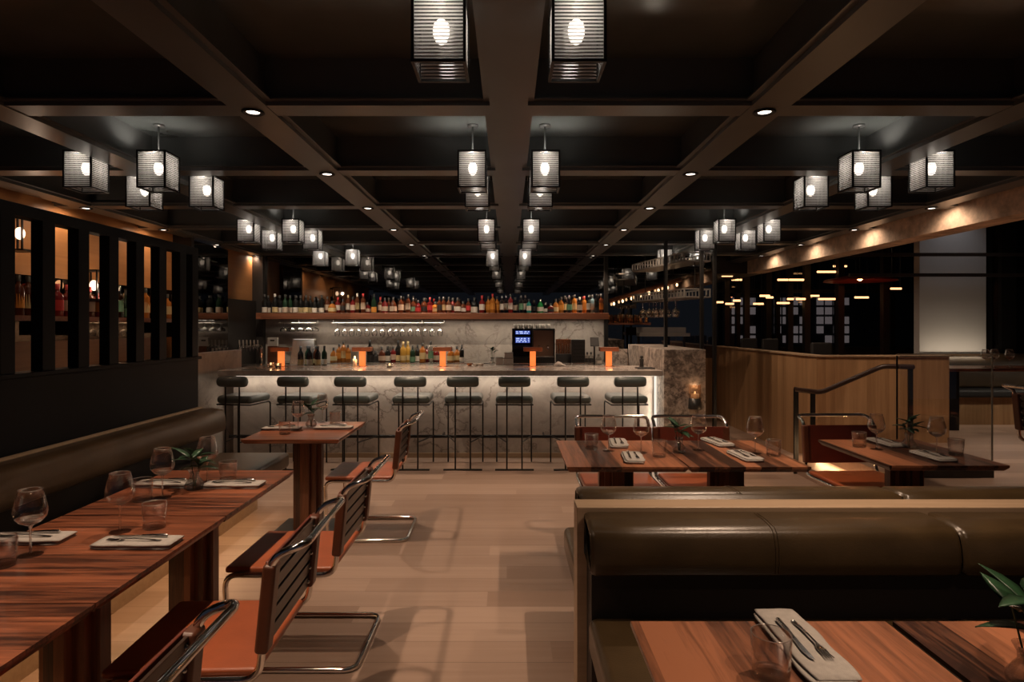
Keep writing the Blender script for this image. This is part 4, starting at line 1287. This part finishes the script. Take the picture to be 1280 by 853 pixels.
for i, px in enumerate((587, 595, 601)):
    t = MB().lathe([(0.0001, 0), (0.02, 0), (0.034, 0.02), (0.036, 0.032), (0.033, 0.032), (0.03, 0.02), (0.0001, 0.006)], n=16).build('small_bowl', copper if i == 0 else white, None, (xb(px, 7.75), 7.75, 1.036))
    tag(t, ('small copper bowl on the bar right of the third lamp', 'small white bowl beside the copper bowl', 'small white bowl furthest from the third lamp')[i], 'bowl', 'small bowls on the bar')
cb2 = thing('card_box', 'white card holder with a dark slot above the first bar lamp', 'card holder', (xb(341.5, 8.75), 8.75, 1.0))
MB().box(-0.07, 0.07, -0.03, 0.03, 0.0, 0.25).build('stand', walshelf, cb2); MB().box(-0.065, 0.065, -0.035, 0.03, 0.25, 0.37).build('case', white, cb2, bevel=0.003); MB().box(-0.03, 0.03, -0.037, -0.034, 0.32, 0.338).build('slot', blackm, cb2)
ps = thing('payment_terminal', 'black payment screen tilted beside the fifth bar lamp', 'screen', (xb(743, 8.7), 8.7, 1.0))
MB().rod((0, 0, 0), (0, 0, 0.27), 0.012).build('pole', black, ps); MB().obox((0, -0.02, 0.31), (1, 0, 0), (0, 1, -0.4), (0, 0.4, 1), 0.06, 0.01, 0.065).build('screen', blackm, ps, bevel=0.004)
for i, (px, code) in enumerate(((734, 'Sckk'), (738.5, 'Sckk'), (748, 'Rcws'))):
    bottle(xb(px, 8.6), 8.58, 1.0, code, ('clear bottle right of the black box', 'clear bottle behind the payment screen pole', 'clear round bottle left of the fifth lamp')[i], 'clear bottles at the end of the back bar', 0.62)
pp = thing('pepper_mill', 'small black pepper mill on the bar by the marble end wall', 'pepper mill', (xb(802, 7.6), 7.6, 1.036))
MB().lathe([(0.0001, 0), (0.028, 0), (0.022, 0.04), (0.026, 0.085), (0.015, 0.10)], n=14).build('mill_body', blackm, pp); MB().ball((0, 0, 0.118), 0.02, 1.0, 10, 7).build('knob', blackm, pp)
tray = MB().box(-0.10, 0.10, -0.09, 0.09, 0, 0.012).build('bar_tray', blackm, None, (xb(806, 7.3), 7.3, 1.036), bevel=0.004); tag(tray, 'flat black tray at the right end of the bar top', 'tray')

# ------------------------------------------------------------------ glazed screen with glass racks, right of the bottle shelf
gs = thing('steel_screen', 'tall black steel glazing bars standing on the veined marble end wall', 'screen', (0, 0, 0))
ys = 7.75
for px, zb in ((832, 1.27), (877, 0.0), (893, 0.0)):
    X_ = (px - CX) * ys / F
    MB().box(X_ - 0.018, X_ + 0.018, ys - 0.03, ys + 0.03, zb, ZB).build('upright', black, gs)
MB().box((832 - CX) * ys / F, (893 - CX) * ys / F, ys - 0.004, ys + 0.004, 1.275, ZB).build('glass_pane', pane, gs)
for j, (zr, lab) in enumerate(((1.894, 'pale metal hanging rack holding upside-down glasses right of the shelf'), (2.357, 'pale metal hanging rack just below the ceiling, right of the shelf'))):
    rk = thing('hanging_rack', lab, 'rack', (2.23, 8.80, zr), R(102.7))
    LR = 0.80
    b = MB()
    for z in (0.0, 0.10):
        for q in (-1, 1):
            b.box(-LR, LR, q * 0.18 - 0.008, q * 0.18 + 0.008, z, z + 0.016)
            b.box(q * LR - 0.008, q * LR + 0.008, -0.18, 0.18, z, z + 0.016)
    for k in range(19):
        x = -LR + 2 * LR * k / 18
        b.box(x - 0.008, x + 0.008, -0.188, -0.172, 0, 0.115); b.box(x - 0.008, x + 0.008, 0.172, 0.188, 0, 0.115)
    b.build('rack_frame', wframe, rk)
    MB().box(-LR, LR, -0.18, 0.18, -0.006, 0.0).build('rack_shelf', wframe, rk)
    top = (2.357 if j == 0 else ZC) - zr - 0.008
    for q in (-1, 1):
        MB().rod((q * 0.74, 0, 0.1), (q * 0.74, 0, top), 0.006).build('hanger', black, rk)
    if j == 0:
        gg = None
        for k in range(8):
            uu = 0.70 - 0.115 * k; vv = 0.06 * (-1) ** k
            ca, sa = math.cos(R(102.7)), math.sin(R(102.7))
            gg = hang('rack_wine_glass', [(r * 1.15, z * 1.15) for r, z in wprof], 2.23 + uu * ca - vv * sa, 8.80 + uu * sa + vv * ca, zr - 0.016, 'upside-down wine glass under the pale rack, %s from the shelf end' % nth(k + 1), 'wine glasses under the pale rack', gg)
# shelf of glasses and pale ledge in the recess
so = thing('glass_shelf', 'dark shelf of amber lit glasses at the end of the bottle shelf', 'shelf', (0, 0, 0))
MB().box(1.50, 2.25, 9.95, 10.2, 1.55, 1.58).build('board', walshelf, so)
tf_ = None
for k in range(9):
    lab = 'small glass on the dark recess shelf, %s from the left' % nth(k + 1)
    if tf_ is None:
        tf_ = MB().lathe([(0.0001, 0), (0.03, 0), (0.036, 0.13), (0.033, 0.13), (0.027, 0.008), (0.0001, 0.008)], n=14).build('small_glass', thin_glass('gold_glass', (1.0, 0.8, 0.6), 0.0, 0.5, 0.2), None, (1.56, 10.05, 1.58))
        tag(tf_, lab, 'glass', 'glasses on the recess shelf')
    else:
        dup(tf_, (1.56 + 0.08 * k, 10.05 + 0.04 * (k % 2), 1.58), label=lab)
pg = thing('pale_ledge', 'pale metal ledge below the hanging rack', 'shelf', (0, 0, 0))
MB().box(2.02, 2.80, 9.7, 9.95, 1.37, 1.42).build('board', wframe, pg); MB().box(2.02, 2.80, 9.93, 9.95, 1.42, 1.51).build('upstand', wframe, pg)
for x in (2.05, 2.77):
    MB().box(x - 0.015, x + 0.015, 9.9, 9.95, 0.0, 1.37).build('leg', black, pg)
lr = thing('reflected_beam_rail', 'rail and bulbs standing in for the mirrored concrete beam behind the hanging racks', 'reflection stand-in', (0, 0, 0))  # made-up rail and bulbs in place of the edge beam's mirror reflection
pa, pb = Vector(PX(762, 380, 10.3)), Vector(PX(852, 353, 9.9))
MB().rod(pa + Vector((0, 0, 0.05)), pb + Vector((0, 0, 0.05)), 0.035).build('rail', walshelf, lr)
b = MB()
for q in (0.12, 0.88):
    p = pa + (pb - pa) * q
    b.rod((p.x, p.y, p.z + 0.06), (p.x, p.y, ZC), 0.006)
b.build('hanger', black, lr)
amb = emit('reflected_bulb_glow', (1.0, 0.62, 0.32), 4.0)
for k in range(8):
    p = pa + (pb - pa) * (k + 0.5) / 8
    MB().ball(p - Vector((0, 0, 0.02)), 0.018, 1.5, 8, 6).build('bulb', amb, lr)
for (x, y) in ((1.75, 8.3), (2.6, 8.5), (2.0, 9.6)):  # added spots without fixtures to brighten the hanging racks
    spot(x, y, 2.55, 14, R(100), 0.8, aim=(2.2, 9.0, 1.7))

# ------------------------------------------------------------------ right: handrail, glass balustrade, raised dining area
rl = thing('handrail', 'dark steel stair handrail rising in front of the oak wall', 'handrail', (0, 0, 0))
yr = 6.5
MB().tube(fillet([PX(993, 487, yr), PX(1026, 491, yr), PX(1103, 458, yr), PX(1142, 459, yr)], 0.06, 4), 0.026, 8).build('rail', plain('rail_walnut', (0.030, 0.014, 0.010), 0.35), rl)
for (px, zt, zb) in ((995, 0.87, 0.0), (1016, 0.84, 0.0), (1138, 1.10, 0.24)):
    X_ = (px - CX) * yr / F
    MB().box(X_ - 0.022, X_ + 0.022, yr - 0.012, yr + 0.012, zb, zt).build('post', black, rl)
gb = thing('glass_balustrade', 'frameless glass balustrade along the raised floor', 'balustrade', (0, 0, 0))
edge_m = plain('polished_glass_edge', (0.30, 0.30, 0.27), 0.15)
for (a, b) in ((3.33, 4.115),):
    MB().box(a, b, 5.34, 5.352, 0.20, 1.275).build('glass_pane', pane, gb)
    MB().box(a, b, 5.339, 5.353, 1.270, 1.277).build('glass_edge', edge_m, gb); MB().box(b - 0.004, b + 0.003, 5.339, 5.353, 0.24, 1.277).build('glass_edge', edge_m, gb)
MB().box(3.33, 4.115, 5.325, 5.367, 0.24, 0.30).build('shoe_rail', steelp, gb)
for x in (3.30,):
    MB().box(x, x + 0.010, 5.34, 5.352, 0.24, 1.275).build('end_clip', black, gb)

cn = thing('bar_table', 'long dark table on the raised floor with lit underside', 'table', (0, 0, 0))
MB().box(5.15, 9.0, 7.5, 8.1, 0.985, 1.02).build('table_top', walx, cn, bevel=0.003)
for x in (5.5, 7.0, 8.6):
    MB().box(x - 0.06, x + 0.06, 7.75, 7.87, 0.24, 0.985).build('leg', black, cn)
MB().box(5.2, 8.9, 8.04, 8.06, 0.965, 0.984).build('light_strip', led, cn)
area_light(7.0, 7.9, 0.95, 3.6, 0.03, 5)
bn = thing('bench_seat', 'dark upholstered bench under the long raised table', 'bench', (0, 0, 0))
MB().box(5.2, 8.9, 8.12, 8.48, 0.60, 0.70).build('seat_pad', blackm, bn, bevel=0.03, seg=3); MB().box(5.25, 8.85, 8.2, 8.47, 0.24, 0.60).build('base', oakz, bn)
MB().box(5.2, 8.9, 8.40, 8.49, 0.70, 1.16).build('back', bench_m, bn, bevel=0.04, seg=3)
for i, px in enumerate((1232, 1243, 1262)):
    wine_glass(xb(px, 7.7), 7.7, 1.02, 'wine glass on the long raised table, %s from the pier' % nth(i + 1))
# planter ledges / dark table boxes behind the oak wall
for i, (px0, px1, yt) in enumerate(((893, 913, 423), (921, 941, 423.5), (1014, 1040, 428.5))):
    Yq = 9.6 if i == 0 else 8.8 if i == 1 else 7.6
    X0, X1 = xb(px0, Yq), xb(px1, Yq)
    if X0 < 3.55: dxx = 3.55 - X0; X0 += dxx; X1 += dxx
    o = thing('dining_chair', ('dark low-backed chair behind the oak half wall, furthest left', 'dark low-backed chair behind the oak half wall, second', 'dark low-backed chair behind the corner of the oak half wall')[i], 'chair', ((X0 + X1) / 2, Yq, 0.24), 0, 'dark chairs behind the oak wall')
    w = (X1 - X0) / 2
    MB().box(-w, w, -0.02, 0.04, 0.45, H - (yt - CY) * Yq / F - 0.24).build('backrest', blackm, o, bevel=0.02, seg=3)
    MB().box(-w, w, -0.02, 0.42, 0.40, 0.47).build('seat', blackm, o, bevel=0.015, seg=3)
    for sx in (-1, 1):
        for sy in (0.0, 0.38):
            MB().rod((sx * (w - 0.03), sy, 0), (sx * (w - 0.03), sy, 0.42), 0.012).build('leg', black, o)

# glowing tubes standing in for lamps reflected in the far glass
pd0 = None
rr = random.Random(11)
PEND = [(909, 345, 10.9, .30), (921, 350, 11.8, .30), (938, 342, 10.6, .34), (957, 338, 10.2, .34), (966, 336, 11.4, .2), (980, 350, 10.6, .34), (996, 350, 10.2, .36),
        (900, 378, 12.0, .2), (912, 380, 11.6, .24), (921, 376, 10.9, .2), (948, 380, 11.8, .3), (956, 370, 10.3, .26), (962, 372, 11.2, .2), (979, 379, 11.4, .36), (988, 374, 10.5, .16), (1001, 374, 10.4, .24),
        (1012, 325, 10.4, .3), (1033, 340, 10.6, .5), (1034, 374, 11.2, .5), (1050, 333, 11.8, .4), (1077, 372, 11.5, .4), (1120, 361, 11.0, .3), (1100, 345, 12.0, .3), (1018, 370, 12.2, .3)]
for i, (px, py, Yq, ln) in enumerate(PEND):
    ln = ln * 0.62
    X_, _, Z_ = PX(px, py, Yq)
    X_ = max(X_, 3.6)
    lab = 'tube pendant standing in for a reflected lamp, %s of the row from the left' % nth(sorted(PEND).index(PEND[i]) + 1)
    t = thing('reflected_lamp_tube', lab, 'pendant lamp', (X_, Yq, Z_), 0, 'glowing tubes standing in for reflected lamps')
    MB().tube([(-ln / 2, 0, 0), (ln / 2, 0, 0)], 0.017, 8).build('tube', warmglow, t)
    b = MB().rod((-ln / 2 + 0.02, 0, 0.02), (-ln / 2 + 0.02, 0, 3.3 - Z_), 0.004); b.rod((ln / 2 - 0.02, 0, 0.02), (ln / 2 - 0.02, 0, 3.3 - Z_), 0.004)
    b.build('cable', black, t)
hd = thing('drum_pendant', 'wide flat pendant shade glowing red underneath, by the pale pier', 'pendant lamp', (*PX(1075, 346, 9.8)[:2], PX(1075, 352, 9.8)[2]))
MB().lathe([(0.0001, 0.12), (0.10, 0.11), (0.50, 0.03), (0.52, 0.0), (0.50, 0.004), (0.1, 0.09), (0.0001, 0.1)], n=32).build('shade', plain('red_enamel', (0.28, 0.035, 0.018), 0.4), hd)
MB().ball((0, 0, 0.05), 0.04, 1.0, 10, 7).build('bulb', emit('red_bulb', (1.0, 0.30, 0.10), 60.0), hd)
MB().rod((0, 0, 0.1), (0, 0, 3.3 - PX(1075, 352, 9.8)[2]), 0.006).build('cable', black, hd)
# columns in the far dining room
for i, (px, Yq) in enumerate(((908, 12.2), (933, 11.9), (960, 12.0), (987, 11.8), (1008, 11.0), (1050, 10.6), (1106, 10.2))):
    X_ = max(xb(px, Yq), 3.6)
    o = MB().box(X_ - 0.05, X_ + 0.05, Yq - 0.05, Yq + 0.05, 0.24, 3.3).build('trim_%d' % (60 + i), darkwall); struct(o, 'dark steel post in the window dining room', 'post')
# transom bars before the pier
for i, (py, Yq) in enumerate(((318.5, 8.3), (344, 8.3))):
    z = H - (py - CY) * Yq / F
    o = MB().box(4.5, 9.3, Yq - 0.02, Yq + 0.02, z - 0.022, z + 0.022).build('trim_%d' % (70 + i), plain('bronze_bar%d' % i, (0.06, 0.045, 0.035), 0.4, 0.4)); struct(o, 'slim dark bronze transom bar', 'bar')
# building outside with lit windows
nb = thing('office_building', 'pale lit office facade outside the far windows at night', 'building', (0, 0, 0))
MB().box(4.0, 16.0, 20.0, 20.5, -2, 6).build('facade', plain('facade_stone', (0.05, 0.05, 0.055), 0.8), nb)
for i in range(14):
    for j in range(5):
        if (i * 7 + j * 3) % 5 == 0 or i in (3, 4, 9): continue
        MB().box(7.1 + 0.27 * i, 7.1 + 0.27 * i + 0.20, 19.95, 20.0, 1.0 + 0.30 * j, 1.0 + 0.30 * j + 0.23).build('window', coolwin, nb)
spot(6.0, 8.05, 3.28, 9, R(110), 0.9, (0.92, 0.90, 0.95), 0.1, aim=(6.0, 8.5, 1.6))  # added spot and uplight without fixtures, brightening the pier
area_light(6.0, 8.25, 1.10, 0.9, 0.05, 2.2, (1.0, 0.80, 0.58), rot=(R(150), 0, 0))
for (x, y, p) in ((4.5, 5.4, 90), (6.4, 5.2, 90), (4.3, 8.3, 25), (6.5, 10.8, 30)):
    spot(x, y, 3.28, p, R(95), 0.8)
spot(2.35, 5.57, ZB - 0.01, 70, R(80), 0.7, aim=(3.9, 6.93, 0.7))  # this spot and the next are added without fixtures for the oak walls
spot(1.9, 7.4, ZB - 0.01, 45, R(80), 0.7, aim=(3.4, 8.2, 0.7))
# steps light
area_light(3.28, 6.1, 0.20, 0.02, 1.2, 5, (1.0, 0.6, 0.3), rot=(0, R(70), 0))

# ------------------------------------------------------------------ behind the slatted partition
ls = thing('display_shelf', 'lit wood shelf of bottles seen between the slats', 'shelf', (0, 0, 0))
MB().box(-3.97, -3.72, 3.6, 7.3, 1.57, 1.61).build('board', walshelf, ls)
for y in (3.8, 5.4, 7.1):
    MB().box(-3.97, -3.76, y - 0.015, y + 0.015, 1.45, 1.57).build('bracket', black, ls)
for y in (3.2, 4.0, 4.8, 5.6, 6.4, 7.2):  # added spots without fixtures, washing the wall behind the slats
    spot(-3.35, y, 2.55, 4.5, R(100), 0.8, (1.0, 0.66, 0.38), 0.015, aim=(-3.98, y, 2.0))
PXG = (23, 35, 72, 84, 112, 123, 149, 158, 182, 190, 209, 216)
CODES = ('Tbok', 'Tbyk', 'Srrr', 'Srpr', 'Sbpr', 'Srok', 'Tcgs', 'Sggk', 'Tayk', 'Tbok', 'Sayk', 'Sbok')
for i, (px, code) in enumerate(zip(PXG, CODES)):
    yy = 3.84 * F / (CX - px)
    bottle(-3.84, yy, 1.61, code, '%s bottle on the lit shelf behind the slats, %s from the left' % (BNAME[code[1]], nth(i + 1)), 'bottles behind the slatted partition', 1.0)
for i, (px, py) in enumerate(((28, 292), (120, 357))):
    yy = 3.80 * F / (CX - px); z = H - (py - CY) * yy / F
    t = thing('wall_lantern', ('small warm wall lantern seen through the first gap of the slats', 'small warm wall lantern seen through the third gap of the slats')[i], 'wall lamp', (-3.82, yy, z), 0, 'wall lanterns behind the slats')
    f = MB()
    for a in (-0.08, 0.08):
        for b in (-0.08, 0.08):
            f.box(a - 0.006, a + 0.006, b - 0.006, b + 0.006, -0.14, 0.14)
    for zz in (-0.14, 0.128):
        f.box(-0.086, 0.086, -0.086, 0.086, zz, zz + 0.012)
    f.box(-0.15, -0.08, -0.02, 0.02, 0.09, 0.13)
    f.build('frame', black, t)
    MB().ball((0, 0, 0), 0.035, 1.4, 10, 7).build('bulb', emit('wall_bulb%d' % i, (1.0, 0.66, 0.42), 3.0), t)
    point_light(-3.70, yy, z, 1.5)
